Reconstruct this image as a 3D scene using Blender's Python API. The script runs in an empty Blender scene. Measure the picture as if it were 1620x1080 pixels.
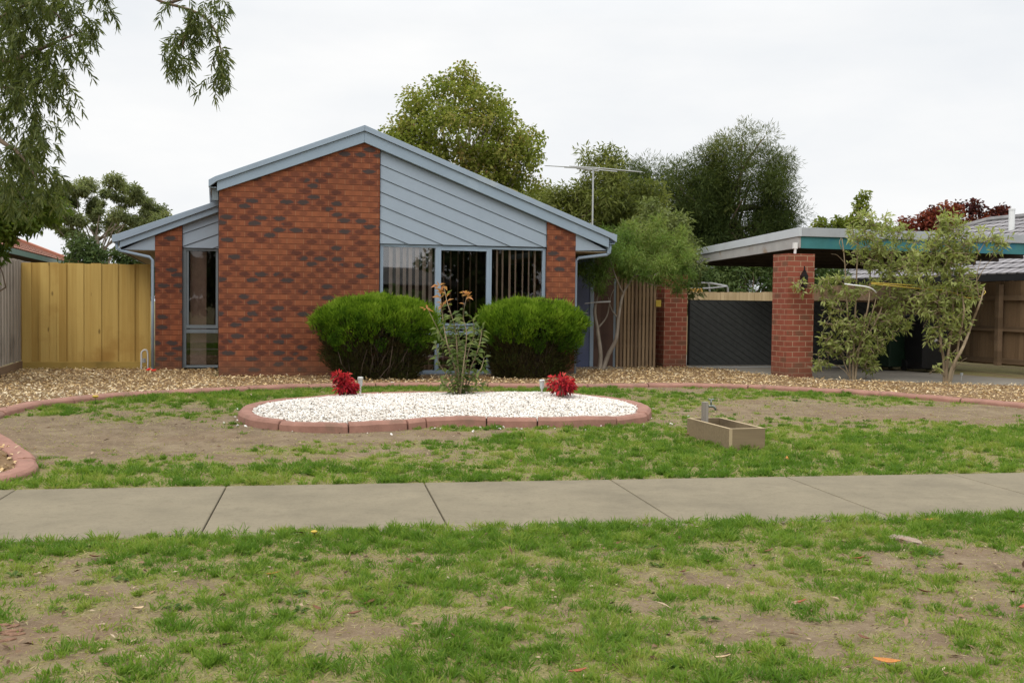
import bpy, math, random
import numpy as np
from mathutils import Vector, Matrix

random.seed(7)
rng = np.random.default_rng(7)
SC = bpy.context.scene
COL = SC.collection

# ------------------------------------------------------------------ camera
F = 1700.0                      # focal length in photo pixels (1620 wide)
PITCH, ROLL = math.radians(2.0), 0.0117
CZ = 1.3
cam_d = bpy.data.cameras.new('camera')
cam = bpy.data.objects.new('camera', cam_d)
COL.objects.link(cam)
CM = Matrix.Rotation(math.pi / 2 - PITCH, 4, 'X') @ Matrix.Rotation(ROLL, 4, 'Z')
cam.matrix_world = Matrix.Translation((0, 0, CZ)) @ CM
cam_d.sensor_width = 36
cam_d.lens = 36 * F / 1620
cam_d.clip_start = 0.05
cam_d.clip_end = 3000
SC.camera = cam

# ------------------------------------------------------------------ world, sun, exposure
W = bpy.data.worlds.new('World')
SC.world = W
W.use_nodes = True
wn = W.node_tree.nodes
wl = W.node_tree.links
bgn = wn['Background']
STR = 0.1
bgn.inputs['Strength'].default_value = STR
SUN_EL, SUN_AZ = math.radians(52), math.radians(205)      # azimuth clockwise from +Y: behind the camera, to the left
sky = wn.new('ShaderNodeTexSky')
sky.sky_type = 'NISHITA'
sky.sun_disc = False
sky.sun_elevation = SUN_EL
sky.sun_rotation = SUN_AZ
tc = wn.new('ShaderNodeTexCoord')
mp = wn.new('ShaderNodeMapping')
mp.inputs['Scale'].default_value = (1.3, 1.3, 4.0)
wl.new(tc.outputs['Generated'], mp.inputs['Vector'])
nz = wn.new('ShaderNodeTexNoise')
nz.inputs['Scale'].default_value = 1.6
nz.inputs['Detail'].default_value = 6
nz.inputs['Roughness'].default_value = 0.55
wl.new(mp.outputs['Vector'], nz.inputs['Vector'])
cr = wn.new('ShaderNodeValToRGB')                          # cloud deck: pale greys
cr.color_ramp.elements[0].position = 0.32
cr.color_ramp.elements[0].color = (0.77, 0.80, 0.835, 1)
cr.color_ramp.elements[1].position = 0.66
cr.color_ramp.elements[1].color = (0.925, 0.925, 0.92, 1)
wl.new(nz.outputs['Fac'], cr.inputs['Fac'])
sp = wn.new('ShaderNodeSeparateXYZ')
wl.new(tc.outputs['Generated'], sp.inputs['Vector'])
mr = wn.new('ShaderNodeMapRange')                          # overcast sky is brighter overhead
mr.inputs['From Min'].default_value = 0.25
mr.inputs['From Max'].default_value = 0.95
mr.inputs['To Min'].default_value = 1.0 / STR
mr.inputs['To Max'].default_value = 2.3 / STR
wl.new(sp.outputs['Z'], mr.inputs['Value'])
ml = wn.new('ShaderNodeVectorMath')
ml.operation = 'SCALE'
wl.new(cr.outputs['Color'], ml.inputs[0])
wl.new(mr.outputs['Result'], ml.inputs['Scale'])
mx = wn.new('ShaderNodeMixRGB')
mx.inputs['Fac'].default_value = 0.985
wl.new(sky.outputs['Color'], mx.inputs['Color1'])
wl.new(ml.outputs['Vector'], mx.inputs['Color2'])
wl.new(mx.outputs['Color'], bgn.inputs['Color'])

sd = bpy.data.lights.new('sun', 'SUN')
sd.energy = 1.3
sd.angle = math.radians(35)
sd.color = (1.0, 0.94, 0.84)
sun = bpy.data.objects.new('sun', sd)
COL.objects.link(sun)
sv = Vector((math.sin(SUN_AZ) * math.cos(SUN_EL), math.cos(SUN_AZ) * math.cos(SUN_EL), math.sin(SUN_EL)))
sun.rotation_euler = sv.to_track_quat('Z', 'Y').to_euler()
SC.view_settings.view_transform = 'Standard'
SC.view_settings.look = 'None'
SC.view_settings.exposure = 0.12
SC.view_settings.gamma = 1.0
SC.render.engine = 'CYCLES'
SC.cycles.max_bounces = 6
SC.cycles.transparent_max_bounces = 10

# ------------------------------------------------------------------ layout helpers
PHI, PSI = math.radians(15.5), math.radians(9.85)          # house yaw, street yaw
U = np.array([math.cos(PHI), math.sin(PHI), 0]); WV = np.array([-math.sin(PHI), math.cos(PHI), 0])
T = np.array([math.cos(PSI), math.sin(PSI), 0]); NV = np.array([-math.sin(PSI), math.cos(PSI), 0])
ZV = np.array([0, 0, 1.0])
M3 = np.array(CM.to_3x3())
CAM = np.array([0, 0, CZ])
V0, V1, HZ = 8.0, 13.0, 0.15

def vnoise(x, y, seed=0):
    xi = np.floor(x).astype(np.int64); yi = np.floor(y).astype(np.int64)
    fx = x - xi; fy = y - yi
    fx = fx * fx * (3 - 2 * fx); fy = fy * fy * (3 - 2 * fy)
    def h(a, b):
        n = (a * 374761393 + b * 668265263 + seed * 974711) & 0xffffffff
        n = ((n ^ (n >> 13)) * 1274126177) & 0xffffffff
        return ((n ^ (n >> 16)) & 0xffff) / 65535.0
    return (h(xi, yi) * (1 - fx) + h(xi + 1, yi) * fx) * (1 - fy) + (h(xi, yi + 1) * (1 - fx) + h(xi + 1, yi + 1) * fx) * fy

def fbm(x, y, seed=0, octv=4):
    s = 0; a = .5; t = 0
    for i in range(octv):
        s = s + a * vnoise(x * 2 ** i, y * 2 ** i, seed + i * 17); t += a; a *= .5
    return s / t

def gz(v):
    return HZ * np.clip((np.asarray(v, float) - V0) / (V1 - V0), 0, 1)

def zg(x, y):                                              # ground height at world x, y
    x = np.asarray(x, float); y = np.asarray(y, float)
    v = x * NV[0] + y * NV[1]
    amp = np.where((v > 5.88) & (v < 7.9), 0.0, 1.0) * np.clip((14.5 - v) / 2, 0, 1)
    return gz(v) + amp * 0.035 * (fbm(x * 1.7, y * 1.7, 3) - .5)

def ray(px, py):
    return M3 @ np.array([(px - 810) / F, (540 - py) / F, -1.0])

def gp(px, py, h=0.0):                                     # where a photo point meets the ground (h above it)
    d = ray(px, py); z = h
    for _ in range(60):
        s = (z - CZ) / d[2]; p = CAM + s * d
        z = .5 * z + .5 * (float(gz(p @ NV)) + h)
    return CAM + ((z - CZ) / d[2]) * d

def col_at(px, py, Y):                                     # a point at distance Y
    d = ray(px, py)
    return CAM + d * (Y / d[1])

H0 = gp(346, 598.5)
def HW(u, w, z=0.0):
    return H0 + U * u + WV * w + ZV * z
def house_uv(px, py):
    p = gp(px, py) - H0
    return float(p @ U), float(p @ WV)

# ------------------------------------------------------------------ object helpers
def thing(name, label, cat, loc=(0, 0, 0), rotz=0.0, group=None):
    o = bpy.data.objects.new(name, None); COL.objects.link(o)
    o.empty_display_size = .1
    o.location = tuple(map(float, loc)); o.rotation_euler = (0, 0, rotz)
    o['label'] = label; o['category'] = cat
    if group: o['group'] = group
    return o
def tag(o, label, cat, group=None, kind=None):
    o['label'] = label; o['category'] = cat
    if group: o['group'] = group
    if kind: o['kind'] = kind
    return o
def link(name, me, mat, parent=None, bevel=0.0, smooth=False):
    o = bpy.data.objects.new(name, me); COL.objects.link(o)
    for m in (mat if isinstance(mat, (list, tuple)) else [mat]):
        me.materials.append(m)
    if parent: o.parent = parent
    if smooth:
        me.polygons.foreach_set('use_smooth', np.ones(len(me.polygons), bool))
    if bevel:
        b = o.modifiers.new('bevel', 'BEVEL'); b.width = bevel; b.segments = 2; b.limit_method = 'ANGLE'; b.angle_limit = math.radians(40)
    return o

class MB:
    def __init__(s): s.v = []; s.f = []; s.m = []
    def add(s, vs, fs, mi=0):
        n = len(s.v); s.v += [tuple(map(float, p)) for p in vs]
        s.f += [tuple(i + n for i in f) for f in fs]; s.m += [mi] * len(fs); return s
    def box(s, x0, x1, y0, y1, z0, z1, mi=0):
        vs = [(x, y, z) for z in (z0, z1) for y in (y0, y1) for x in (x0, x1)]
        return s.add(vs, [(0, 2, 3, 1), (4, 5, 7, 6), (0, 1, 5, 4), (2, 6, 7, 3), (0, 4, 6, 2), (1, 3, 7, 5)], mi)
    def prism(s, poly, y0, y1, mi=0):                      # poly in (x,z), counter-clockwise seen from -y
        n = len(poly)
        vs = [(x, y0, z) for x, z in poly] + [(x, y1, z) for x, z in poly]
        fs = [tuple(range(n)), tuple(range(2 * n - 1, n - 1, -1))]
        fs += [(i, i + n, (i + 1) % n + n, (i + 1) % n) for i in range(n)]
        return s.add(vs, fs, mi)
    def obox(s, c, ax, ay, az, hx, hy, hz, mi=0):          # oriented box
        c = np.array(c, float); vs = []
        for k in (-1, 1):
            for j in (-1, 1):
                for i in (-1, 1):
                    vs.append(c + np.array(ax) * hx * i + np.array(ay) * hy * j + np.array(az) * hz * k)
        return s.add(vs, [(0, 2, 3, 1), (4, 5, 7, 6), (0, 1, 5, 4), (2, 6, 7, 3), (0, 4, 6, 2), (1, 3, 7, 5)], mi)
    def tube(s, pts, rad, n=7, mi=0):
        pts = [np.array(p, float) for p in pts]
        if not isinstance(rad, (list, tuple, np.ndarray)): rad = [rad] * len(pts)
        vs = []; fs = []
        d = pts[1] - pts[0]; d /= np.linalg.norm(d) + 1e-9
        a = np.cross(d, [0, 0, 1.0])
        if np.linalg.norm(a) < .1: a = np.cross(d, [1.0, 0, 0])
        for i, p in enumerate(pts):
            d = pts[min(i + 1, len(pts) - 1)] - pts[max(i - 1, 0)]; d = d / (np.linalg.norm(d) + 1e-9)
            a = a - d * (a @ d); a = a / (np.linalg.norm(a) + 1e-9); b = np.cross(d, a)
            for k in range(n):
                t = 2 * math.pi * k / n
                vs.append(p + (a * math.cos(t) + b * math.sin(t)) * rad[i])
        for i in range(len(pts) - 1):
            for k in range(n):
                k2 = (k + 1) % n
                fs.append((i * n + k, i * n + k2, (i + 1) * n + k2, (i + 1) * n + k))
        fs.append(tuple(range(n - 1, -1, -1))); L = (len(pts) - 1) * n
        fs.append(tuple(L + k for k in range(n)))
        return s.add(vs, fs, mi)
    def build(s, name, mat, parent=None, bevel=0.0, smooth=False):
        me = bpy.data.meshes.new(name); me.from_pydata(s.v, [], s.f)
        o = link(name, me, mat, parent, bevel, smooth)
        if any(s.m): me.polygons.foreach_set('material_index', s.m)
        me.update()
        return o

def quads_mesh(name, V, nq_faces, mat, parent=None, tint=None):
    """V (n,3) vertices, faces (m,4) indices, tint per face."""
    me = bpy.data.meshes.new(name)
    m = len(nq_faces)
    me.vertices.add(len(V)); me.vertices.foreach_set('co', np.ascontiguousarray(V, np.float32).ravel())
    me.loops.add(m * 4); me.loops.foreach_set('vertex_index', np.ascontiguousarray(nq_faces, np.int32).ravel())
    me.polygons.add(m); me.polygons.foreach_set('loop_start', np.arange(0, m * 4, 4, dtype=np.int32))
    if tint is not None:
        a = me.attributes.new('tint', 'FLOAT', 'FACE'); a.data.foreach_set('value', np.ascontiguousarray(tint, np.float32))
    me.update(calc_edges=True); me.validate()
    return link(name, me, mat, parent)

def nrm(a):
    return a / (np.linalg.norm(a, axis=-1, keepdims=True) + 1e-9)

def leaf_geo(P, D, N, L, Wd, bend=0.0):                    # rhombic leaf, folded a little along its rib
    S = nrm(np.cross(D, N)); N2 = nrm(np.cross(S, D))
    L = np.asarray(L)[:, None]; Wd = np.asarray(Wd)[:, None]
    a = P + D * L * .48 - S * Wd * .5 + N2 * Wd * .15
    b = P + D * L * .48 + S * Wd * .5 + N2 * Wd * .15
    t = P + D * L; t[:, 2] -= (L[:, 0]) * bend
    n = len(P); V = np.stack([P, a, t, b], 1).reshape(-1, 3)
    return V, np.arange(n * 4).reshape(n, 4)

def strip_geo(P, D, N, L, Wd, bend=0.3):                   # long blade: two quads, curved
    S = nrm(np.cross(D, N))
    L = np.asarray(L)[:, None]; Wd = np.asarray(Wd)[:, None]
    m = P + D * L * .5; t = P + D * L * .95 + N * 0; t = t + nrm(N) * L * bend * .5; t[:, 2] -= L[:, 0] * bend * .4
    V = np.stack([P - S * Wd * .3, P + S * Wd * .3, m + S * Wd * .5, m - S * Wd * .5, t + S * Wd * .07, t - S * Wd * .07], 1).reshape(-1, 3)
    n = len(P); k = np.arange(n)[:, None] * 6
    Fc = np.concatenate([k + np.array([0, 1, 2, 3]), k + np.array([3, 2, 4, 5])], 1).reshape(-1, 4)
    return V, Fc

def rand_dir(n):
    return nrm(rng.normal(size=(n, 3)))

def catmull(pts, step):
    P = [np.array(p, float) for p in pts]; out = []
    Q = [2 * P[0] - P[1]] + P + [2 * P[-1] - P[-2]]
    for i in range(1, len(Q) - 2):
        p0, p1, p2, p3 = Q[i - 1:i + 3]
        n = max(2, int(np.linalg.norm(p2 - p1) / step))
        for k in range(n):
            t = k / n
            out.append(.5 * ((2 * p1) + (-p0 + p2) * t + (2 * p0 - 5 * p1 + 4 * p2 - p3) * t * t + (-p0 + 3 * p1 - 3 * p2 + p3) * t ** 3))
    out.append(P[-1]); return np.array(out)

def in_poly(x, y, poly):
    x = np.asarray(x); y = np.asarray(y); r = np.zeros(x.shape, bool); n = len(poly); j = n - 1
    for i in range(n):
        xi, yi = poly[i][0], poly[i][1]; xj, yj = poly[j][0], poly[j][1]
        c = ((yi > y) != (yj > y)) & (x < (xj - xi) * (y - yi) / (yj - yi + 1e-12) + xi)
        r ^= c; j = i
    return r

# ------------------------------------------------------------------ materials
class G:
    def __init__(s, name):
        s.mat = bpy.data.materials.new(name); s.mat.use_nodes = True
        s.nt = s.mat.node_tree; s.b = s.nt.nodes['Principled BSDF']; s.out = s.nt.nodes['Material Output']
        s.b.inputs['Specular IOR Level'].default_value = .3
    def n(s, t, **k):
        x = s.nt.nodes.new(t)
        for a, b in k.items(): setattr(x, a, b)
        return x
    def set(s, sock, v):
        if hasattr(v, 'is_linked') or isinstance(v, bpy.types.NodeSocket): s.nt.links.new(v, sock)
        else:
            if sock.type == 'RGBA' and len(v) == 3: v = (*v, 1)
            sock.default_value = v
    def m(s, op, a, b=0.0, c=0.0):
        x = s.n('ShaderNodeMath', operation=op)
        for i, v in enumerate((a, b, c)): s.set(x.inputs[i], v)
        return x.outputs[0]
    def mix(s, fac, a, b, mode='MIX'):
        x = s.n('ShaderNodeMixRGB', blend_type=mode)
        s.set(x.inputs[0], fac); s.set(x.inputs[1], a); s.set(x.inputs[2], b); return x.outputs[0]
    def coord(s, which='Object', scale=None):
        o = s.n('ShaderNodeTexCoord').outputs[which]
        if scale:
            mp = s.n('ShaderNodeMapping'); mp.inputs['Scale'].default_value = scale; s.nt.links.new(o, mp.inputs['Vector']); o = mp.outputs[0]
        return o
    def noise(s, scale, detail=4, vec=None, rough=.55, out='Fac'):
        x = s.n('ShaderNodeTexNoise'); x.inputs['Scale'].default_value = scale; x.inputs['Detail'].default_value = detail; x.inputs['Roughness'].default_value = rough
        s.nt.links.new(vec if vec is not None else s.coord(), x.inputs['Vector']); return x.outputs[out]
    def ramp(s, fac, stops, interp='LINEAR'):
        x = s.n('ShaderNodeValToRGB'); r = x.color_ramp; r.interpolation = interp
        while len(r.elements) < len(stops): r.elements.new(.5)
        for e, (p, c) in zip(r.elements, stops):
            e.position = p; e.color = (*c, 1) if not isinstance(c, (int, float)) else (c, c, c, 1)
        s.set(x.inputs[0], fac); return x.outputs[0]
    def sstep(s, v, a, b):
        x = s.n('ShaderNodeMapRange', interpolation_type='SMOOTHSTEP')
        s.set(x.inputs['Value'], v); x.inputs['From Min'].default_value = a; x.inputs['From Max'].default_value = b; return x.outputs[0]
    def bump(s, h, strength=.3, dist=.01):
        x = s.n('ShaderNodeBump'); x.inputs['Strength'].default_value = strength; x.inputs['Distance'].default_value = dist
        s.set(x.inputs['Height'], h); s.nt.links.new(x.outputs[0], s.b.inputs['Normal'])
    def base(s, c): s.set(s.b.inputs['Base Color'], c)
    def rough(s, r): s.set(s.b.inputs['Roughness'], r)

def paint(name, c, rough=.6, var=.12, scale=6, stain=None, bumps=.1, metal=0.0):
    g = G(name); c = np.array(c)
    n1 = g.noise(scale, 5); n2 = g.noise(scale * 9, 3)
    k = g.ramp(g.m('ADD', g.m('MULTIPLY', n1, .7), g.m('MULTIPLY', n2, .3)), [(.3, tuple(c * (1 - var))), (.7, tuple(c * (1 + var)))])
    if stain is not None:
        k = g.mix(g.sstep(g.noise(scale * .6, 6), .56, .70), k, stain)
    g.base(k); g.rough(rough); g.b.inputs['Metallic'].default_value = metal
    if bumps: g.bump(n2, bumps, .003)
    return g.mat

def wood(name, c0, c1, axis='z', rough=.75, spacing=.1, knots=False, dark=None):
    """boards along axis; streaked grain, tone varies from board to board"""
    g = G(name)
    sc = {'z': (38, 38, 1.6), 'x': (1.6, 38, 38), 'y': (38, 1.6, 38)}[axis]
    gr = g.noise(1.0, 6, g.coord('Object', sc))
    sx = g.n('ShaderNodeSeparateXYZ'); g.nt.links.new(g.coord(), sx.inputs[0])
    ids = g.m('FLOOR', g.m('DIVIDE', sx.outputs['X' if axis == 'z' else 'Z'], spacing))
    wn_ = g.n('ShaderNodeTexWhiteNoise', noise_dimensions='1D'); g.set(wn_.inputs['W'], ids)
    t = g.m('ADD', g.m('MULTIPLY', gr, .55), g.m('MULTIPLY', wn_.outputs['Value'], .5))
    k = g.ramp(t, [(.25, c0), (.75, c1)])
    big = g.noise(1.3, 5)
    k = g.mix(g.sstep(big, .5, .75), k, dark if dark is not None else tuple(np.array(c0) * .75))
    if knots:
        vo = g.n('ShaderNodeTexVoronoi'); vo.inputs['Scale'].default_value = 1.0
        g.nt.links.new(g.coord('Object', (5.5, 5.5, 2.3)), vo.inputs['Vector'])
        kn = g.sstep(vo.outputs['Distance'], .13, .05)
        k = g.mix(g.m('MULTIPLY', kn, .75), k, tuple(np.array(c0) * .35))
    g.base(k); g.rough(rough); g.bump(gr, .35, .004)
    return g.mat

def brick(name, bl, bh, jh, jv, A, B, smudge, dark, mortar, smooth_j=.5, amt=1.0):
    g = G(name)
    sx = g.n('ShaderNodeSeparateXYZ'); g.nt.links.new(g.coord(), sx.inputs[0])
    sn = g.n('ShaderNodeSeparateXYZ'); g.nt.links.new(g.coord('Normal'), sn.inputs[0])
    side = g.m('GREATER_THAN', g.m('ABSOLUTE', sn.outputs['X']), .5)
    xx = g.m('ADD', g.m('MULTIPLY', side, g.m('ADD', sx.outputs['Y'], bl * .5)), g.m('MULTIPLY', g.m('SUBTRACT', 1.0, side), sx.outputs['X']))
    wob = g.m('MULTIPLY', g.m('SUBTRACT', g.noise(3.0, 2), .5), .006)
    zf = g.m('DIVIDE', g.m('ADD', sx.outputs['Z'], wob), bh); row = g.m('FLOOR', zf); fz = g.m('FRACT', zf)
    off = g.m('MULTIPLY', g.m('FLOORED_MODULO', row, 2.0), .5)
    xf = g.m('ADD', g.m('DIVIDE', xx, bl), off); cl = g.m('FLOOR', xf); fx = g.m('FRACT', xf)
    cv = g.n('ShaderNodeCombineXYZ'); g.set(cv.inputs[0], cl); g.set(cv.inputs[1], row); g.set(cv.inputs[2], side)
    wn_ = g.n('ShaderNodeTexWhiteNoise', noise_dimensions='3D'); g.nt.links.new(cv.outputs[0], wn_.inputs['Vector'])
    r1 = wn_.outputs['Value']
    sc = g.n('ShaderNodeSeparateColor'); g.nt.links.new(wn_.outputs['Color'], sc.inputs[0])
    r2, r3 = sc.outputs[0], sc.outputs[1]
    edge = g.noise(17, 4)
    # joints
    dh = g.m('MINIMUM', fz, g.m('SUBTRACT', 1.0, fz)); dv = g.m('MINIMUM', fx, g.m('SUBTRACT', 1.0, fx))
    mh = g.sstep(dh, jh / bh * .65, jh / bh * .35); mv = g.sstep(dv, jv / bl * .65, jv / bl * .35)
    mort = g.m('MAXIMUM', mh, mv)
    # kiln smudge in the middle of each brick
    ex = g.m('DIVIDE', g.m('SUBTRACT', fx, g.m('ADD', .42, g.m('MULTIPLY', r3, .16))), g.m('ADD', .24, g.m('MULTIPLY', r2, .2)))
    ez = g.m('DIVIDE', g.m('SUBTRACT', fz, .5), .46)
    d = g.m('ADD', g.m('ADD', g.m('MULTIPLY', ex, ex), g.m('MULTIPLY', ez, ez)), g.m('MULTIPLY', g.m('SUBTRACT', edge, .5), 2.1))
    s = g.sstep(d, 1.15, .35)
    clus = g.m('MULTIPLY', g.m('SUBTRACT', g.noise(1.6, 2), .5), .8)
    r1 = g.m('ADD', r1, clus)
    a = g.ramp(r1, [(0, .15 * amt), (.35, .45 * amt), (.7, .75 * amt), (.86, .95 * amt)])
    k = g.mix(r2, A, B)
    k = g.mix(g.m('MULTIPLY', s, a), k, g.mix(g.m('GREATER_THAN', r1, .78), smudge, dark))
    k = g.mix(g.m('MULTIPLY', g.noise(60, 3), .25), k, tuple(np.array(A) * .45))
    big = g.noise(1.1, 4)
    k = g.mix(.3, k, g.ramp(big, [(.35, (.55, .5, .45)), (.65, (1.15, 1.1, 1.05))]), 'MULTIPLY')
    k = g.mix(g.m('MULTIPLY', mv, smooth_j), k, mortar)
    k = g.mix(g.m('MULTIPLY', mh, max(smooth_j, .7)), k, tuple(np.array(mortar) * .8) if smooth_j > .6 else tuple(np.array(A) * .20))
    # soil splash at the foot of the wall
    low = g.m('MULTIPLY', g.sstep(g.m('ADD', sx.outputs['Z'], g.m('MULTIPLY', g.noise(4, 3), .25)), .55, .1), .55)
    k = g.mix(low, k, (.13, .075, .045))
    g.base(k); g.rough(.85)
    g.bump(g.m('ADD', g.m('SUBTRACT', 1.0, mort), g.m('MULTIPLY', edge, .25)), .55, .006)
    return g.mat

def leafmat(name, cols, trans=.3, rough=.65, spec=.08):
    g = G(name)
    at = g.n('ShaderNodeAttribute', attribute_name='tint')
    k = g.ramp(at.outputs['Fac'], [(i / (len(cols) - 1), c) for i, c in enumerate(cols)])
    g.base(k); g.rough(rough); g.b.inputs['Specular IOR Level'].default_value = spec
    tr = g.n('ShaderNodeBsdfTranslucent'); g.nt.links.new(g.mix(1.0, k, (1.25, 1.3, .8), 'MULTIPLY'), tr.inputs['Color'])
    ms = g.n('ShaderNodeMixShader'); ms.inputs[0].default_value = trans
    g.nt.links.new(g.b.outputs[0], ms.inputs[1]); g.nt.links.new(tr.outputs[0], ms.inputs[2]); g.nt.links.new(ms.outputs[0], g.out.inputs['Surface'])
    return g.mat

def bark(name, c0, c1):
    g = G(name); n = g.noise(1.0, 6, g.coord('Object', (18, 18, 5)))
    g.base(g.ramp(n, [(.3, c0), (.7, c1)])); g.rough(.9); g.bump(n, .6, .02); return g.mat

def glass_mat(name, refl, tint):
    g = G(name); nt = g.nt
    tr = g.n('ShaderNodeBsdfTransparent'); tr.inputs['Color'].default_value = (*tint, 1)
    gl = g.n('ShaderNodeBsdfGlossy'); gl.inputs['Roughness'].default_value = .015
    fr = g.n('ShaderNodeFresnel'); fr.inputs['IOR'].default_value = 1.5
    ms = g.n('ShaderNodeMixShader'); nt.links.new(g.m('ADD', g.m('MULTIPLY', fr.outputs[0], .8), refl), ms.inputs[0])
    nt.links.new(tr.outputs[0], ms.inputs[1]); nt.links.new(gl.outputs[0], ms.inputs[2]); nt.links.new(ms.outputs[0], g.out.inputs['Surface'])
    return g.mat

M = {}
M['brick'] = brick('house_brick', .245, .0835, .011, .010, (.275, .090, .040), (.180, .053, .028), (.085, .029, .020), (.045, .040, .040), (.31, .155, .08), .5, 1.2)
M['pier_brick'] = brick('pier_brick', .235, .086, .011, .011, (.31, .085, .052), (.245, .072, .042), (.19, .052, .032), (.125, .09, .055), (.40, .29, .19), .85, .6)
M['clad'] = paint('blue_grey_cladding', (.275, .33, .395), .55, .05, 2.5)
M['barge'] = paint('blue_grey_barge_paint', (.255, .325, .40), .5, .06, 2.0, stain=(.32, .39, .46))
M['cap'] = paint('blue_grey_capping', (.27, .335, .41), .45, .08, 1.5, stain=(.36, .41, .45))
M['winframe'] = paint('window_frame_paint', (.25, .315, .39), .45, .06, 6)
M['winframe_dark'] = paint('weathered_frame_paint', (.16, .19, .21), .5, .12, 6)
M['tile_grey'] = paint('grey_roof_tile', (.22, .215, .215), .8, .25, 3, stain=(.12, .115, .11))
M['tile_red'] = paint('terracotta_tile', (.38, .15, .095), .8, .2, 3, stain=(.2, .12, .08))
M['tile_moss'] = paint('mossy_tile', (.26, .23, .10), .9, .3, 5, stain=(.35, .25, .16))
M['soffit'] = paint('soffit_board', (.42, .36, .27), .7, .06, 3)
M['white_metal'] = paint('white_metal', (.72, .73, .72), .4, .04, 8)
M['galv'] = paint('galvanised_steel', (.45, .46, .46), .35, .08, 20, metal=.7)
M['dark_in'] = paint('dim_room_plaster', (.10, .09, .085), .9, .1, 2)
M['blind'] = paint('beige_blind_fabric', (.80, .64, .54), .8, .06, 10)
M['curtain'] = paint('brown_curtain', (.50, .38, .33), .9, .12, 12)
M['glass'] = glass_mat('window_glass', .13, (.92, .92, .92))
M['glass_screen'] = glass_mat('screened_glass', .03, (.62, .59, .57))
M['glass_screen2'] = glass_mat('tinted_glass', .02, (.88, .86, .84))
M['glass_low'] = glass_mat('lower_glass', .03, (.92, .92, .92))
M['white_fascia'] = paint('pale_grey_fascia', (.50, .53, .56), .5, .05, 3, stain=(.46, .48, .5))
M['door_blue'] = paint('blue_door_paint', (.095, .115, .20), .5, .1, 4)
M['concrete'] = None
M['oldpine'] = wood('weathered_grey_paling', (.23, .20, .165), (.36, .32, .27), 'z', spacing=.11)
M['newpine'] = wood('treated_pine', (.36, .225, .055), (.50, .345, .105), 'z', spacing=.135, knots=True, dark=(.33, .19, .045))
M['newpine_x'] = wood('treated_pine_plinth', (.28, .19, .045), (.40, .27, .07), 'x', spacing=.2)
M['brownpal'] = wood('brown_paling', (.14, .088, .048), (.24, .155, .088), 'z', spacing=.1)
M['brownpal_x'] = wood('brown_rail', (.13, .085, .05), (.21, .14, .085), 'x', spacing=.2)
M['tanpal'] = wood('tan_paling', (.38, .28, .15), (.50, .38, .22), 'z', spacing=.1)
M['orangepal'] = wood('orange_timber', (.50, .27, .06), (.60, .36, .09), 'z', spacing=.1)
M['entry'] = wood('shade_darkened_entry_board', (.055, .030, .022), (.10, .058, .042), 'z', spacing=.15)  # brown darkened to paint in the shade of the entry recess
M['batten'] = wood('batten_gate_timber', (.16, .105, .062), (.29, .20, .115), 'z', spacing=.09)
M['gate_dark'] = paint('charcoal_stained_board', (.035, .037, .036), .75, .3, 14)
M['black'] = paint('black_plastic', (.010, .010, .011), .45, .2, 8)
M['green_plastic'] = paint('dark_green_plastic', (.008, .02, .011), .5, .2, 8)
M['beam_grey'] = paint('faded_grey_fascia', (.36, .38, .40), .6, .08, 3, stain=(.30, .31, .32))
M['beam_timber'] = paint('worn_timber_beam', (.36, .35, .34), .8, .12, 5, stain=(.27, .19, .12))
M['beam_teal'] = paint('teal_painted_beam', (.045, .175, .185), .6, .15, 4, stain=(.03, .15, .23))
M['rafter'] = paint('dark_rafter', (.06, .045, .035), .85, .2, 6)
M['iron_sheet'] = paint('corrugated_iron', (.28, .28, .28), .5, .1, 4)
M['kerb'] = paint('terracotta_kerb', (.285, .150, .112), .9, .22, 7, stain=(.21, .125, .09), bumps=.5)
M['timberbox'] = wood('sleeper_timber', (.12, .085, .050), (.26, .195, .115), 'x', spacing=.3)
M['timberend'] = paint('cut_timber_edge', (.40, .31, .19), .8, .1, 20)
M['post_grey'] = wood('grey_tap_post', (.20, .175, .15), (.30, .27, .23), 'z', spacing=.3)
M['brass'] = paint('dull_brass_tap', (.22, .24, .22), .35, .15, 30, metal=.6)
M['steel'] = paint('brushed_steel', (.62, .62, .60), .3, .05, 40, metal=.5)
M['lens'] = paint('frosted_lens', (.42, .44, .43), .2, .05, 30)
M['yellow'] = paint('yellow_rope_fibre', (.46, .33, .05), .7, .1, 40)
M['red_plastic'] = paint('red_plastic', (.62, .03, .02), .5, .1, 10)
M['rock'] = paint('pale_rock', (.27, .21, .16), .9, .35, 18, stain=(.24, .13, .085), bumps=.8)
M['white_pipe'] = paint('pale_pipe', (.5, .5, .49), .5, .1, 20)

def concrete_mat(name, c, dirt):
    g = G(name); n = g.noise(2.2, 7, rough=.65); f = g.noise(60, 4); m_ = g.noise(11, 5)
    k = g.ramp(n, [(.3, tuple(np.array(c) * .84)), (.5, c), (.72, tuple(np.array(c) * 1.12))])
    k = g.mix(g.m('MULTIPLY', g.sstep(m_, .52, .75), .5), k, dirt)
    k = g.mix(g.m('MULTIPLY', g.sstep(f, .5, .7), .35), k, tuple(np.array(c) * .6))
    st = g.noise(.8, 6, rough=.7); k = g.mix(g.m('MULTIPLY', g.sstep(st, .48, .70), .40), k, tuple(np.array(c) * .55)); k = g.mix(g.m('MULTIPLY', g.sstep(g.noise(1.7, 7, rough=.75), .56, .66), .35), k, tuple(np.array(c) * 1.3))
    g.base(k); g.rough(.9); g.bump(f, .35, .004); return g.mat
M['concrete'] = concrete_mat('footpath_concrete', (.200, .170, .114), (.145, .120, .080))
M['drive'] = concrete_mat('driveway_concrete', (.195, .175, .145), (.14, .12, .10))

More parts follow.
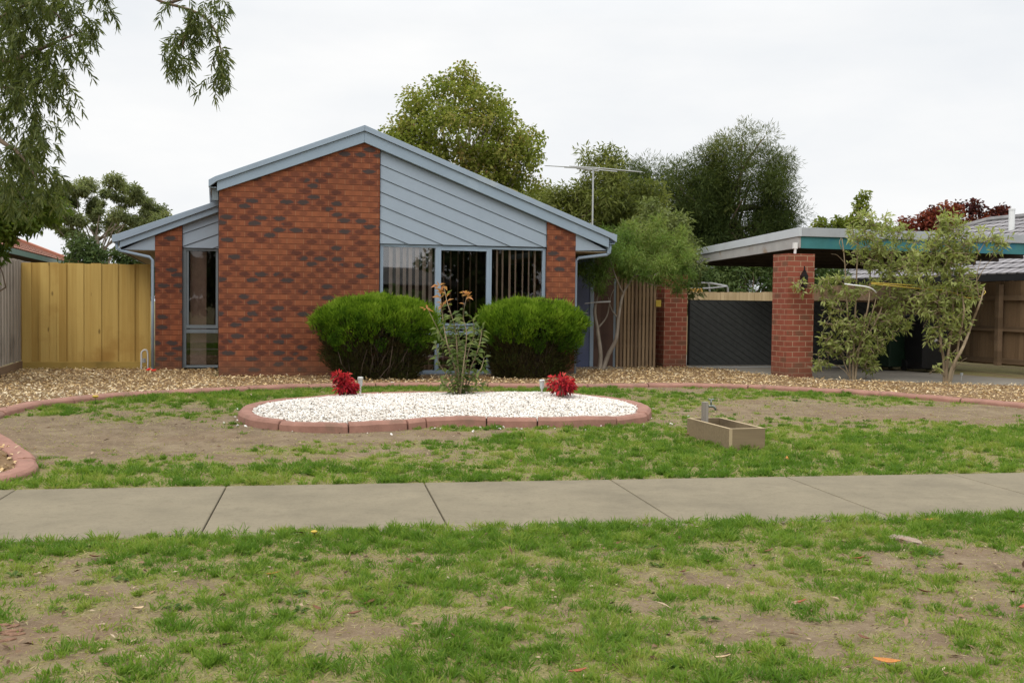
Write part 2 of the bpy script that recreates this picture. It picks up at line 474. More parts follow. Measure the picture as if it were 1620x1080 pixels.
def soil_mat():
    g = G('lawn_soil'); at = g.n('ShaderNodeAttribute', attribute_name='cover')
    n = g.noise(5, 8, rough=.7); f = g.noise(70, 4, rough=.7); b = g.noise(.9, 4)
    soil = g.ramp(n, [(.28, (.115, .078, .045)), (.5, (.185, .134, .080)), (.72, (.27, .21, .13))])
    soil = g.mix(g.m('MULTIPLY', g.sstep(g.noise(28, 5, rough=.7), .52, .70), .65), soil, (.32, .255, .165))
    soil = g.mix(g.m('MULTIPLY', g.sstep(b, .45, .7), .6), soil, (.18, .115, .068))
    thatch = g.ramp(f, [(.3, (.10, .10, .035)), (.6, (.25, .215, .085)), (.8, (.36, .30, .15))])
    k = g.mix(g.sstep(g.m('ADD', at.outputs['Fac'], g.m('MULTIPLY', g.m('SUBTRACT', n, .5), .8)), .25, .75), soil, thatch)
    k = g.mix(g.m('MULTIPLY', g.sstep(f, .58, .75), .4), k, (.42, .33, .22))
    k = g.mix(g.m('MULTIPLY', g.sstep(f, .40, .28), .5), k, (.09, .055, .03))  # dark flecks paint the shade of small pits in the soil
    g.base(k); g.rough(.95); g.bump(g.m('ADD', f, n), .7, .02); return g.mat
M['soil'] = soil_mat()
M['mulch_base'] = paint('mulch_base', (.17, .105, .05), .95, .35, 20, bumps=.6)
M['pebble_base'] = paint('pebble_base', (.62, .57, .50), .9, .15, 40, bumps=.6)
M['chips'] = leafmat('wood_chips', [(.17, .09, .04), (.42, .265, .115), (.55, .39, .195), (.63, .49, .29), (.74, .65, .48)], .05, .8, .1)
M['grass'] = leafmat('grass_blades', [(.095, .185, .024), (.160, .260, .036), (.245, .310, .062), (.34, .315, .115), (.48, .41, .25)], .45, .5, .15)
M['pebbles'] = leafmat('white_pebble', [(.30, .25, .20), (.62, .56, .49), (.74, .70, .64), (.80, .79, .755)], .0, .75, .2)

# ------------------------------------------------------------------ ground cover: where grass grows
PATCH = []                                                 # (t, v, rt, rv, amount)
def patch(px, py, rt, rv, a):
    p = gp(px, py); PATCH.append((p @ T, p @ NV, rt, rv, a))
for a in [(150, 690, 2.2, 1.1, -.75), (330, 700, 1.3, .9, -.5), (60, 665, 1.2, .7, -.4), (330, 628, 1.6, .45, .5), (560, 622, 1.0, .5, .3), (60, 648, .5, .3, .4),
          (680, 690, 1.2, .28, -.7), (560, 718, .8, .3, -.35), (820, 700, .7, .45, .75), (900, 690, .6, .3, .4), (1000, 715, 1.2, .6, .35),
          (1130, 618, .8, .5, -.6), (1380, 650, 2.6, .85, -.85), (1560, 655, 1.2, .7, -.5), (1200, 635, 1.0, .3, -.4), (1090, 630, .6, .5, .25), (1330, 720, 1.4, .7, .55), (1550, 700, 1.3, .6, .5),
          (1250, 690, .4, .3, -.3), (1100, 740, 1.5, .5, .5), (500, 745, 1.6, .35, .5), (60, 765, 1.2, .3, .55), (280, 760, 1.0, .3, .45), (1480, 720, .4, .3, -.3), (450, 700, .5, .3, .2),
          (100, 870, 1.3, 0.21, 0.36), (500, 850, 1.1, 0.19, 0.45), (800, 850, 1.2, 0.24, 0.51), (1000, 845, .9, 0.18, 0.30), (1150, 850, 1.0, 0.24, 0.27), (1450, 850, .8, .25, .3),
          (1100, 920, .35, .16, -.75), (1180, 985, .45, .22, -.5), (1030, 960, .3, .2, -.4), (1290, 1010, .4, .2, -.4), (950, 925, .3, .2, .3), (1530, 890, .45, .22, -.9), (1470, 860, .2, .1, -.5), (1590, 960, .4, .2, -.3),
          (120, 1030, .45, .18, -.5), (30, 1000, .3, .2, -.6), (700, 990, .45, .15, -.35), (850, 905, .5, .14, -.4), (520, 885, .4, .12, -.35), (760, 925, .4, .12, .25),
          (320, 910, .5, .2, -.25), (480, 970, .5, .2, -.15), (780, 1030, .5, .2, .3), (640, 930, .4, .2, .15), (1380, 960, .6, .25, .1), (130, 940, .5, .2, -.2), (420, 1050, .5, .2, .1), (1110, 1070, .5, .15, .3)]:
    patch(*a)
PA = np.array(PATCH)

def cover(x, y):
    x = np.asarray(x, float); y = np.asarray(y, float)
    t = x * T[0] + y * T[1]; v = x * NV[0] + y * NV[1]
    c = .625 + .65 * (fbm(t * 1.1, v * 1.6, 11) - .5) + 1.15 * (fbm(t * 4.2, v * 5.0, 23) - .5) + .6 * (fbm(t * 13, v * 14, 29, 2) - .5)
    for (a, b, ra, rb, k) in PA:
        c = c + .72 * k * np.exp(-(((t - a) / ra) ** 2 + ((v - b) / rb) ** 2))
    edge = (.30 + .35 * fbm(t * 2.3, v * 0, 31)) * np.exp(-((v - 6.05) / (.07 + .12 * fbm(t * 1.5, v * 0, 33))) ** 2) + .45 * np.exp(-((v - 7.82) / .14) ** 2)
    return np.clip(c + edge, 0, 1)

# ------------------------------------------------------------------ terrain
ts = np.concatenate([[-400, -150, -60, -30, -18, -13], np.arange(-10, 15.01, .125), [18, 24, 40, 80, 160, 400]])
vs = np.concatenate([[-400, -120, -50, -20, -8, -2, 1], np.arange(2.0, 17.01, .125), [18, 20, 25, 40, 80, 160, 400, 900]])
TT, VV = np.meshgrid(ts, vs)
X = TT * T[0] + VV * NV[0]; Y = TT * T[1] + VV * NV[1]
Z = zg(X, Y); Z = np.where((VV > 6.10) & (VV < 7.70), Z - .03, Z)
V = np.stack([X, Y, Z], -1).reshape(-1, 3)
nx, ny = len(ts), len(vs)
idx = np.arange(nx * ny).reshape(ny, nx)
Fq = np.stack([idx[:-1, :-1], idx[:-1, 1:], idx[1:, 1:], idx[1:, :-1]], -1).reshape(-1, 4)
ground = quads_mesh('ground', V, Fq, M['soil'])
ca = ground.data.attributes.new('cover', 'FLOAT', 'POINT')
ca.data.foreach_set('value', cover(X, Y).astype(np.float32).ravel())
ground['kind'] = 'structure'
ground.data.polygons.foreach_set('use_smooth', np.ones(len(ground.data.polygons), bool))

# footpath: concrete bays with open joints
b = MB()
p0 = gp(672, 766) @ T
Rt = lambda t, v, z: T * t + NV * v + ZV * z
for k in range(-14, 22):
    t0 = p0 + k * 1.385
    b.obox(Rt(t0 + .6925, 6.885, -.050), T, NV, ZV, .6925 - .004, .825, .055)
fp = b.build('footpath', M['concrete'], bevel=.008); fp['kind'] = 'structure'

# driveway slab under and in front of the carport
drv = [(8.25, 1.72), (8.5, .9), (8.62, -.7), (8.9, -1.55), (10.5, -2.6), (11.6, -3.25), (13.2, -4.6), (17, -8), (24, -8), (24, 6.5), (8.25, 6.5)]
me = bpy.data.meshes.new('driveway')
vv = []
for u, w in drv:
    p = HW(u, w); vv.append((p[0], p[1], max(float(gz(p @ NV)), .0) + .012))
me.from_pydata(vv, [], [tuple(range(len(drv)))])
dw = link('driveway', me, M['drive']); dw['kind'] = 'structure'

# ------------------------------------------------------------------ kerb edging
def kerb(name, pts, label, gap_every=1.0, hk=1.0):
    P = catmull(pts, .06)
    s = np.concatenate([[0], np.cumsum(np.linalg.norm(np.diff(P[:, :2], axis=0), axis=1))])
    prof = [(-.088, -.04), (-.082, .055), (-.052, .088), (.05, .092), (.08, .06), (.088, -.04)]
    bb = MB(); start = 0; nxt = gap_every * random.uniform(.6, 1.2)
    n = len(P)
    def emit(i0, i1):
        if i1 - i0 < 2: return
        vs_ = []; fs_ = []; dz = random.uniform(-.006, .008); sh = random.uniform(-.008, .008); k = len(prof)
        for i in range(i0, i1 + 1):
            d = P[min(i + 1, n - 1)] - P[max(i - 1, 0)]; d[2] = 0; d /= np.linalg.norm(d) + 1e-9
            nn = np.array([-d[1], d[0], 0])
            q = P[i].copy()
            if i == i0: q = q + d * .006
            if i == i1: q = q - d * .006
            z0 = float(zg(q[0], q[1]))
            for a, h in prof:
                w_ = nn * (a + sh + .004 * math.sin(i * .9)); vs_.append((q[0] + w_[0], q[1] + w_[1], z0 + h * (hk if h > 0 else 1) + dz + .002 * math.sin(i * .7)))
        m = i1 - i0 + 1
        for i in range(m - 1):
            for j in range(k - 1):
                fs_.append((i * k + j, (i + 1) * k + j, (i + 1) * k + j + 1, i * k + j + 1))
        fs_.append(tuple(range(k))); fs_.append(tuple((m - 1) * k + j for j in range(k - 1, -1, -1)))
        bb.add(vs_, fs_)
    for i in range(n):
        if s[i] > nxt or i == n - 1:
            emit(start, i); start = i; nxt = s[i] + gap_every * random.uniform(.6, 1.3)
    o = bb.build(name, M['kerb'], bevel=.012)
    return tag(o, label, 'garden edging'), P

KH = .085
back_px = [(-60, 764), (0, 748), (26, 741), (41, 733), (38, 721), (18, 706), (-8, 688), (-35, 672), (-30, 661), (0, 649), (60, 636), (140, 626), (230, 619), (330, 614), (400, 611), (500, 607), (600, 605), (700, 605), (780, 606), (880, 607), (1000, 606), (1080, 606), (1130, 607), (1200, 609), (1300, 614), (1400, 620), (1500, 627), (1600, 637), (1700, 648), (1800, 662)]
back_pts = [gp(x, y, .055) for x, y in back_px]
_, KP = kerb('lawn_edging', back_pts, 'terracotta concrete edging curving along the wood chip bed behind the lawn', 1.3, .62)
isl_px = [(640, 664), (590, 667), (540, 668.5), (490, 668), (440, 664), (405, 658), (390, 650), (398, 642), (430, 635), (480, 629), (540, 624), (620, 621), (717, 620), (800, 620.5), (880, 622), (940, 626), (985, 632), (1011, 640), (1017, 648), (1003, 655), (960, 660), (900, 662), (840, 661.5), (780, 660), (730, 660), (680, 661), (640, 664)]
isl_pts = [gp(x, y, KH) for x, y in isl_px]
_, IP = kerb('island_edging', isl_pts, 'terracotta concrete edging ringing the white pebble bed', .62)

# white pebble bed
ic = np.array([p[:2] for p in IP]); cen = ic.mean(0)
def isl_depth(x, y):
    d = np.full(np.shape(x), 9.0)
    for p in IP[::3]:
        d = np.minimum(d, np.hypot(x - p[0], y - p[1]))
    return d
def mound(x, y):
    return .045 + .085 * np.clip(isl_depth(x, y) / .5, 0, 1) ** .7
g_ = np.arange(-3.2, 3.2, .06)
gx, gy = np.meshgrid(cen[0] + g_, cen[1] + g_)
ok = in_poly(gx, gy, ic)
Zm = zg(gx, gy) + np.where(ok, mound(gx, gy), .02)
idx = np.arange(gx.size).reshape(gx.shape)
cell = ok[:-1, :-1] & ok[:-1, 1:] & ok[1:, 1:] & ok[1:, :-1]
Fq = np.stack([idx[:-1, :-1], idx[:-1, 1:], idx[1:, 1:], idx[1:, :-1]], -1)[cell]
pm = quads_mesh('pebble_bed', np.stack([gx, gy, Zm], -1).reshape(-1, 3), Fq, M['pebble_base']); pm['kind'] = 'structure'
n = 26000
lo, hi = ic.min(0), ic.max(0)
x = rng.uniform(lo[0], hi[0], n); y = rng.uniform(lo[1], hi[1], n)
k = in_poly(x, y, ic) & (isl_depth(x, y) > .07); x, y = x[k], y[k]; n = len(x)
# a few spilled outside
c = np.stack([x, y, zg(x, y) + mound(x, y) + .004], 1)
sp_i = rng.integers(0, len(IP), 160); sp_p = IP[sp_i][:, :2] + rng.normal(size=(160, 2)) * .22
c = np.concatenate([c, np.stack([sp_p[:, 0], sp_p[:, 1], zg(sp_p[:, 0], sp_p[:, 1]) + .006], 1)[~in_poly(sp_p[:, 0], sp_p[:, 1], ic)]])
n = len(c)
r = rng.uniform(.010, .021, n)
a = nrm(rng.normal(size=(n, 3)) * [1, 1, .35]); up = nrm(np.array([0, 0, 1.0]) + rng.normal(size=(n, 3)) * .35); bb_ = nrm(np.cross(a, up)); a = nrm(np.cross(up, bb_))
e = rng.uniform(.6, 1.0, (n, 1)); R_ = r[:, None]
ring = [c + a * R_ * 1.15 + bb_ * R_ * .5 * e, c + bb_ * R_ * e, c - a * R_ * 1.1 + bb_ * R_ * .3 * e, c - a * R_ * .8 - bb_ * R_ * .6 * e, c - bb_ * R_ * .9 * e, c + a * R_ * .9 - bb_ * R_ * .4 * e]
topq = [q * 1.0 for q in (c + (ring[0] - c) * .55 + up * R_ * .6, c + (ring[2] - c) * .5 + up * R_ * .65, c + (ring[3] - c) * .5 + up * R_ * .6, c + (ring[5] - c) * .55 + up * R_ * .55)]
V = np.stack(ring + topq, 1).reshape(-1, 3)
base_f = np.array([[0, 1, 7, 6], [1, 2, 7, 7], [2, 3, 8, 7], [3, 4, 9, 8], [4, 5, 9, 9], [5, 0, 6, 9], [6, 7, 8, 9]])
base_f = np.array([[0, 1, 7, 6], [2, 3, 8, 7], [3, 4, 9, 8], [5, 0, 6, 9], [6, 7, 8, 9]])
Fq = (np.arange(n)[:, None, None] * 10 + base_f[None]).reshape(-1, 4)
tint = np.repeat(np.clip(rng.beta(2.6, 1.7, n) * (.82 + .36 * fbm(c[:, 0] * 3, c[:, 1] * 3, 15)), 0, 1), 5)
wp = quads_mesh('white_pebbles', V, Fq, M['pebbles'], tint=tint)
tag(wp, 'loose white pebbles filling the island bed in the lawn', 'pebbles', kind='stuff')

# ------------------------------------------------------------------ wood chip bed
bed = [tuple(p[:2]) for p in KP]
bed += [tuple(HW(u, w)[:2]) for u, w in [(14.5, -6.0), (11.6, -3.2), (10.5, -2.55), (8.95, -1.5), (8.75, -.7), (8.65, .9), (8.3, 1.72), (5.4, 1.72), (5.4, .02), (0, .02), (0, 1.58), (-1.0, 1.58), (-1.0, 2.05), (-3.0, 2.05), (-3.0, -1.5), (-3.4, -9)]]
bx = np.array(bed)
gx, gy = np.meshgrid(np.arange(bx[:, 0].min(), bx[:, 0].max(), .1), np.arange(bx[:, 1].min(), bx[:, 1].max(), .1))
ok = in_poly(gx, gy, bed)
vgrid = gx * NV[0] + gy * NV[1]
Zm = zg(gx, gy) + np.clip(.022, 0, 1) + .02 * fbm(gx * 3, gy * 3, 5)
idx = np.arange(gx.size).reshape(gx.shape)
cell = (ok[:-1, :-1] & ok[:-1, 1:] & ok[1:, 1:] & ok[1:, :-1])
Fq = np.stack([idx[:-1, :-1], idx[:-1, 1:], idx[1:, 1:], idx[1:, :-1]], -1)[cell]
mb_ = quads_mesh('mulch_bed', np.stack([gx, gy, Zm], -1).reshape(-1, 3), Fq, M['mulch_base']); mb_['kind'] = 'structure'
n = 150000
x = rng.uniform(bx[:, 0].min(), bx[:, 0].max(), n); y = rng.uniform(bx[:, 1].min(), bx[:, 1].max(), n)
k = in_poly(x, y, bed); x, y = x[k], y[k]; n = len(x)
uu = (x - H0[0]) * U[0] + (y - H0[1]) * U[1]; ww = (x - H0[0]) * WV[0] + (y - H0[1]) * WV[1]
# chips thin out under the hedges where bare soil shows
thin = np.exp(-((ww + .5) / .5) ** 2) * ((uu > 1.1) & (uu < 5.4))
dens = np.where(uu < 1.0, 1.0, .8) * (1 - .7 * thin) * (.35 + .9 * fbm(x * 2.2, y * 2.2, 41))
k = rng.uniform(size=n) < dens; x, y, uu, ww = x[k], y[k], uu[k], ww[k]; n = len(x)
P = np.stack([x, y, zg(x, y) + .028 + .02 * fbm(x * 3, y * 3, 5) + rng.uniform(0, .014, n)], 1)
D = nrm(rng.normal(size=(n, 3)) * [1, 1, .28]); N = nrm(np.array([0, 0, 1.]) + rng.normal(size=(n, 3)) * .30)
pale = np.exp(-((ww + 3.2) / 1.2) ** 2) * (uu < 0) * .25
V, Fq = leaf_geo(P, D, N, rng.uniform(.02, .07, n), rng.uniform(.010, .026, n), .05)
ch = quads_mesh('wood_chips', V, Fq, M['chips'], tint=np.clip(rng.beta(2.4, 1.9, n) + pale - .12 * thin[:n] * 0, 0, 1))
tag(ch, 'pale wood chip mulch spread between the edging and the house', 'mulch', kind='stuff')
print('chips', n)

# ------------------------------------------------------------------ grass
def grass(name, label, t0, t1, v0, v1, per_m2, hgt, wid, straw, tufts):
    n = int((t1 - t0) * (v1 - v0) * per_m2)
    t = rng.uniform(t0, t1, n); v = rng.uniform(v0, v1, n)
    x = t * T[0] + v * NV[0]; y = t * T[1] + v * NV[1]
    # what the frame sees, with a margin either side
    k = np.abs(x) < (.5 * y + 2.2)
    if v0 < 7: k &= v < np.minimum(6.17, 6.06 + .05 * (t + 1.9)) + .05 * (fbm(t * 5, v * 0, 37) - .5)
    if v0 > 7:
        k &= in_poly(x, y, LAWN) & ~in_poly(x, y, ic * 1.0)
        k &= (isl_depth(x, y) > .1)
    x, y, t, v = x[k], y[k], t[k], v[k]
    c = cover(x, y); u_ = rng.uniform(size=len(x))
    dry = fbm(t * 2.0, v * 2.6, 77) + .35 * (fbm(t * 9, v * 9, 78) - .5)
    pl = np.clip((c - .24) * 1.7, 0, 1) ** 1.2
    pl = pl * (.9 - .5 * np.clip((dry - .5) * 3, 0, 1))
    # tufts: a crown of blades round one root
    it = np.where(rng.uniform(size=len(x)) < np.clip(pl * 1.15, 0, 1) * tufts / per_m2)[0]
    mt = (rng.gamma(3.0, 7.0, len(it)) + 5).astype(int); ti = np.repeat(it, mt)
    rt = np.repeat(rng.uniform(.015, .05, len(it)), mt); at_ = rng.uniform(0, 6.283, len(ti)); q = rt * rng.uniform(0, 1, len(ti)) ** .6
    tx, ty = x[ti] + np.cos(at_) * q, y[ti] + np.sin(at_) * q
    ht = np.repeat(rng.uniform(.65, 1.5, len(it)), mt) * (.75 + .6 * np.clip((c[ti] - .5) * 2, 0, 1))
    tt = np.repeat(np.clip(.24 + rng.normal(size=len(it)) * .15 + .9 * (dry[it] - .45) - .1 * np.clip((c[it] - .5) * 2, 0, 1), 0, .55), mt) + rng.normal(size=len(ti)) * .06
    leant = np.stack([np.cos(at_), np.sin(at_)], 1) * (q / .05)[:, None] * 1.1 + rng.normal(size=(len(ti), 2)) * .35 + np.repeat(rng.normal(size=(len(it), 2)) * .3, mt, axis=0)
    if v0 > 7:
        kk = in_poly(tx, ty, LAWN) & (isl_depth(tx, ty) > .09); tx, ty, ht, tt, leant = tx[kk], ty[kk], ht[kk], tt[kk], leant[kk]
    live = u_ < pl * .38
    dead = (~live) & (rng.uniform(size=len(x)) < straw * np.clip(c * 1.5 + .22, 0, 1))
    k = live | dead; x, y, c, live, dry, v, t = x[k], y[k], c[k], live[k], dry[k], v[k], t[k]; n = len(x)
    lean = rng.normal(size=(n, 2)) * np.where(live, .8, 1.6)[:, None]
    tint = np.where(live, np.clip(.08 + .42 * rng.uniform(size=n) + .9 * (dry - .45), 0, .64), rng.uniform(.64, 1.0, n))
    L = rng.uniform(.5, 1.15, n) * hgt * np.where(live, .8, .95)
    up_ = np.where(live, 1.0, .32)
    m = len(tx)
    x = np.concatenate([x, tx]); y = np.concatenate([y, ty]); lean = np.concatenate([lean, leant]); tint = np.concatenate([tint, np.clip(tt, 0, .64)])
    L = np.concatenate([L, hgt * ht * rng.uniform(.6, 1.15, m)]); up_ = np.concatenate([up_, np.ones(m)]); n = len(x)
    D = nrm(np.stack([lean[:, 0], lean[:, 1], up_], 1)); N = nrm(np.cross(D, rand_dir(n)))
    Wd = rng.uniform(.7, 1.3, n) * wid
    P = np.stack([x, y, zg(x, y) - .004], 1)
    V, Fq = strip_geo(P, D, N, L, Wd, .35)
    o = quads_mesh(name, V, Fq, M['grass'], tint=np.repeat(tint, 2))
    print(name, n)
    return tag(o, label, 'grass', kind='stuff')
LAWN = [tuple(p[:2]) for p in KP] + [tuple(Rt(12, 7.72, 0)[:2]), tuple(Rt(-8, 7.72, 0)[:2])]
grass('verge_grass', 'patchy green and straw coloured grass on the verge in front of the footpath', -6, 7, 2.4, 6.165, 8500, .043, .0045, .66, 330)
grass('lawn_grass', 'thin green grass with bare soil patches on the lawn behind the footpath', -8, 12, 7.695, 15.2, 3200, .046, .0066, .5, 190)

# ------------------------------------------------------------------ the house
def clip_poly(poly, a, b, c):                              # keep a*x + b*z <= c
    out = []
    for i in range(len(poly)):
        p, q = poly[i], poly[(i + 1) % len(poly)]
        dp, dq = a * p[0] + b * p[1] - c, a * q[0] + b * q[1] - c
        if dp <= 0: out.append(p)
        if (dp < 0 < dq) or (dq < 0 < dp):
            t = dp / (dp - dq); out.append((p[0] + (q[0] - p[0]) * t, p[1] + (q[1] - p[1]) * t))
    return out
def boards(region, slope, pitch_v, z_start, w_face, name, parent, lap=.014, gap=.007):
    """lapped boards that run parallel to a roof slope: z = z_start - k*pitch_v + slope*x"""
    bb = MB()
    for k in range(-2, 14):
        zt = z_start - k * pitch_v; zb = zt - pitch_v + gap
        poly = clip_poly(region, -slope, 1, zt); 
        if len(poly) < 3: continue
        poly = clip_poly(poly, slope, -1, -zb)
        if len(poly) < 3: continue
        n = len(poly)
        vs_ = []
        for x, z in poly:
            s = ((z - slope * x) - zb) / pitch_v
            vs_.append((x, w_face - lap * (1 - s), z))
        vs_ += [(x, w_face + .02, z) for x, z in poly]
        bb.add(vs_, [tuple(range(n)), tuple(range(2 * n - 1, n - 1, -1))] + [(i, i + n, (i + 1) % n + n, (i + 1) % n) for i in range(n)])
    return bb.build(name, M['clad'], parent)

house = thing('brick_house', 'single storey red brick house with low gabled front and blue grey cladding', 'house', H0, PHI)
PK = (2.12, 3.565)
SL, SR = .380, .3755
bz = lambda u: PK[1] - (SL * (PK[0] - u) if u < PK[0] else SR * (u - PK[0]))
b = MB()
b.prism([(0, -.1), (2.366, -.1), (2.366, bz(2.366) + .03), (PK[0], PK[1] + .03), (0, bz(0) + .03)], 0, .23)
b.box(0, .23, .231, 10, -.1, 2.74)
b.build('wall', M['brick'], house)
b = MB()
b.prism([(5.05, -.1), (5.531, -.1), (5.531, bz(5.531) + .03), (5.05, bz(5.05) + .03)], 0, .35)
b.box(5.30, 5.531, .351, 1.7, -.1, 2.2)
b.box(6.77, 7.0, 1.931, 10, -.1, 2.3)
b.build('side_wall', M['brick'], house)
b = MB()
b.prism([(-.975, -.1), (-.563, -.1), (-.563, 2.34), (-.975, 2.16)], 1.6, 1.83)
b.box(-.975, -.745, 1.831, 10, -.1, 2.1)
b.build('wing_wall', M['brick'], house)
b = MB(); b.box(-.74, 6.76, 9.9, 10, -.1, 2.6); b.build('back_wall', M['brick'], house)
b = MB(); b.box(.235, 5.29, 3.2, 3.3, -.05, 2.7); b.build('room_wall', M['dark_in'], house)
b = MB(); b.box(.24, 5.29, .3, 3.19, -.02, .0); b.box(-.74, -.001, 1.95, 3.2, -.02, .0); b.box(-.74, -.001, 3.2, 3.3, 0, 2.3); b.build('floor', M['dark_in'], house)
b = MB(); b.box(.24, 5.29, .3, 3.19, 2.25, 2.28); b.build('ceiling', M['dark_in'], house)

# cladding in the gable and over the wing window
reg = [(2.378, 2.05), (5.045, 2.062), (5.045, bz(5.045) + .02), (2.378, bz(2.378) + .02)]
boards(reg, -SR, .2075, 3.468 - .215 + SR * 2.366 + .2075 * 1, .035, 'cladding', house)
b = MB(); b.box(2.37, 5.048, .062, .10, 2.052, 2.5); b.prism([(2.37, 2.5), (5.0, 2.5), (5.0, bz(5.0)), (2.37, bz(2.37))], .062, .10); b.build('backing', M['rafter'], house)
wtop = lambda u: 2.757 + .380 * u
wbot = lambda u: 2.572 + .405 * u
reg = [(-.555, 1.99), (-.003, 1.99), (-.003, wbot(0) + .02), (-.555, wbot(-.555) + .02)]
boards(reg, .39, .2, 2.42 + .2, 1.64, 'wing_cladding', house)
b = MB(); b.prism([(-.56, 1.992), (-.004, 1.992), (-.004, wbot(0)), (-.56, wbot(-.56))], 1.665, 1.69); b.build('wing_backing', M['rafter'], house)

# barge boards and capping
b = MB()
b.prism([(-.03, bz(-.03)), (PK[0], PK[1]), (PK[0], PK[1] + .168), (-.03, bz(-.03) + .14)], -.045, -.002)
b.prism([(PK[0] + .0015, PK[1]), (6.085, bz(6.085) - .005), (6.085, bz(6.085) + .155), (PK[0] + .0015, PK[1] + .168)], -.045, -.002)
b.build('barge_board', M['barge'], house, bevel=.004)
b = MB()
e0, e1 = bz(-.149) + .222, bz(6.213) + .262
b.prism([(-.149, e0 - .018), (-.149, e0 - .125), (-.03, bz(-.03) + .142), (PK[0], PK[1] + .171), (PK[0], PK[1] + .257), (-.06, bz(-.06) + .222)], -.075, .03)
b.prism([(PK[0] + .0015, PK[1] + .171), (6.085, bz(6.085) + .157), (6.205, e1 - .128), (6.213, e1 - .005), (6.12, bz(6.12) + .245), (PK[0] + .0015, PK[1] + .257)], -.075, .03)
b.build('roof_capping', M['cap'], house, bevel=.004)
b = MB()
b.prism([(-1.498, wbot(-1.498) - .005), (-.004, wbot(-.004)), (-.004, wbot(-.004) + .10), (-1.498, wbot(-1.498) + .10)], 1.555, 1.598)
b.build('wing_barge_board', M['barge'], house, bevel=.004)
b = MB()
b.prism([(-1.61, wtop(-1.61) - .105), (-1.498, wbot(-1.498) + .102), (-.004, wbot(-.004) + .102), (-.004, wtop(-.004)), (-1.54, wtop(-1.54)), (-1.61, wtop(-1.61) + .012)], 1.525, 1.62)
b.build('wing_capping', M['cap'], house, bevel=.004)

# roofs
b = MB()
b.prism([(-.12, bz(-.12) + .13), (PK[0], PK[1] + .17), (PK[0], PK[1] + .245), (-.12, bz(-.12) + .205)], .031, 10)
b.prism([(PK[0] + .001, PK[1] + .17), (6.17, bz(6.17) + .16), (6.17, bz(6.17) + .235), (PK[0] + .001, PK[1] + .245)], .031, 10)
b.build('roof', M['tile_grey'], house)
b = MB(); b.prism([(-1.57, wtop(-1.57) - .08), (-.002, wtop(0) - .08), (-.002, wtop(0) - .01), (-1.57, wtop(-1.57) - .01)], 1.621, 10); b.build('wing_roof', M['tile_grey'], house)
# roof over the entry: stepped tile courses
b = MB()
z_r = lambda u: 2.46 + .40 * (6.463 - u)
for i in range(9):
    ua, ub = 7.35 - i * .3, 7.35 - (i + 1) * .3 - .03
    b.prism([(ub, z_r(ub) - .05), (ua, z_r(ua) - .02), (ua, z_r(ua) + .02), (ub, z_r(ub) - .012)], 1.4, 10)
b.build('entry_roof', M['tile_moss'], house)

# eaves
b = MB(); b.prism([(5.532, 2.015), (6.06, 2.035), (5.532, bz(5.532))], .004, .03); b.build('eave_infill', M['clad'], house); b = MB(); b.prism([(-1.46, 1.935), (-.977, 1.935), (-.977, wbot(-.977))], 1.60, 1.63); b.build('eave_infill', M['clad'], house)
b = MB(); b.box(5.533, 6.07, .032, 9.9, 2.0, 2.012); b.build('soffit', M['soffit'], house); b = MB(); b.box(-1.48, -.978, 1.632, 9.9, 1.92, 1.932); b.build('soffit', M['soffit'], house)
b = MB(); b.box(6.075, 6.10, .0, 9.9, 1.985, 2.2); b.build('fascia', M['barge'], house); b = MB(); b.box(-1.51, -1.485, 1.6, 9.9, 1.905, 2.1); b.build('fascia', M['barge'], house)
def gutter(u, z, w0, w1, sgn, name):
    g = MB()
    prof = [(0, 0), (.085, 0), (.105, .05), (.105, .105), (.095, .105), (.09, .055), (.078, .012), (0, .012)]
    g.prism([(u + sgn * x, z + y) for x, y in (prof if sgn > 0 else prof[::-1])], w0, w1)
    return g.build(name, M['barge'], house)
gutter(6.102, 2.135, -.03, 9.9, 1, 'gutter'); gutter(-1.512, 2.035, 1.57, 9.9, -1, 'gutter'); gutter(-.04, 2.795, -.03, 9.9, -1, 'gutter')
b = MB(); b.box(-.10, -.012, .02, .09, 2.62, 2.80); b.build('fascia_end', M['winframe_dark'], house)
# downpipes with their swan necks
b = MB(); b.tube([(6.13, .03, 2.14), (6.12, .03, 2.0), (6.08, .04, 1.965), (5.62, .10, 1.905), (5.575, .11, 1.86), (5.573, .11, 1.0), (5.573, .11, -.02)], .027, 10)
b.build('downpipe', M['winframe'], house, smooth=True)
b = MB(); b.tube([(-1.55, 1.60, 2.04), (-1.545, 1.60, 1.95), (-1.49, 1.60, 1.915), (-1.06, 1.60, 1.825), (-1.012, 1.60, 1.78), (-1.008, 1.60, 1.0), (-1.008, 1.60, -.02)], .025, 10)
b.build('downpipe', M['winframe'], house, smooth=True)

# ---- big front window
def frame_bar(bb, x0, x1, z0, z1, w0, w1): bb.box(x0, x1, w0, w1, z0, z1)
WF0, WF1 = .055, .12
def window(name, cols, sill, head, tr0, tr1, w0, label=None):
    wnd = MB()
    L, R = cols[0][0], cols[-1][1]
    wnd.box(L - .05, L, w0, w0 + .075, sill, head); wnd.box(R, R + .05, w0, w0 + .075, sill, head)
    wnd.box(L, R, w0, w0 + .075, head - .04, head); wnd.box(L, R, w0 - .02, w0 + .075, sill, sill + .055)
    for (a, bb_) in zip(cols[:-1], cols[1:]):
        wnd.box(a[1], bb_[0], w0 - .006, w0 + .07, sill + .0555, head - .0405)
    for a in cols:
        wnd.box(a[0], a[1], w0 + .004, w0 + .066, tr0, tr0 + .055); wnd.box(a[0], a[1], w0 + .004, w0 + .066, tr1 - .055, tr1)
    return wnd
cols = [(2.435, 3.25), (3.315, 4.095), (4.155, 4.995)]
SILL, HEAD, TR0, TR1 = .045, 2.045, .655, .80
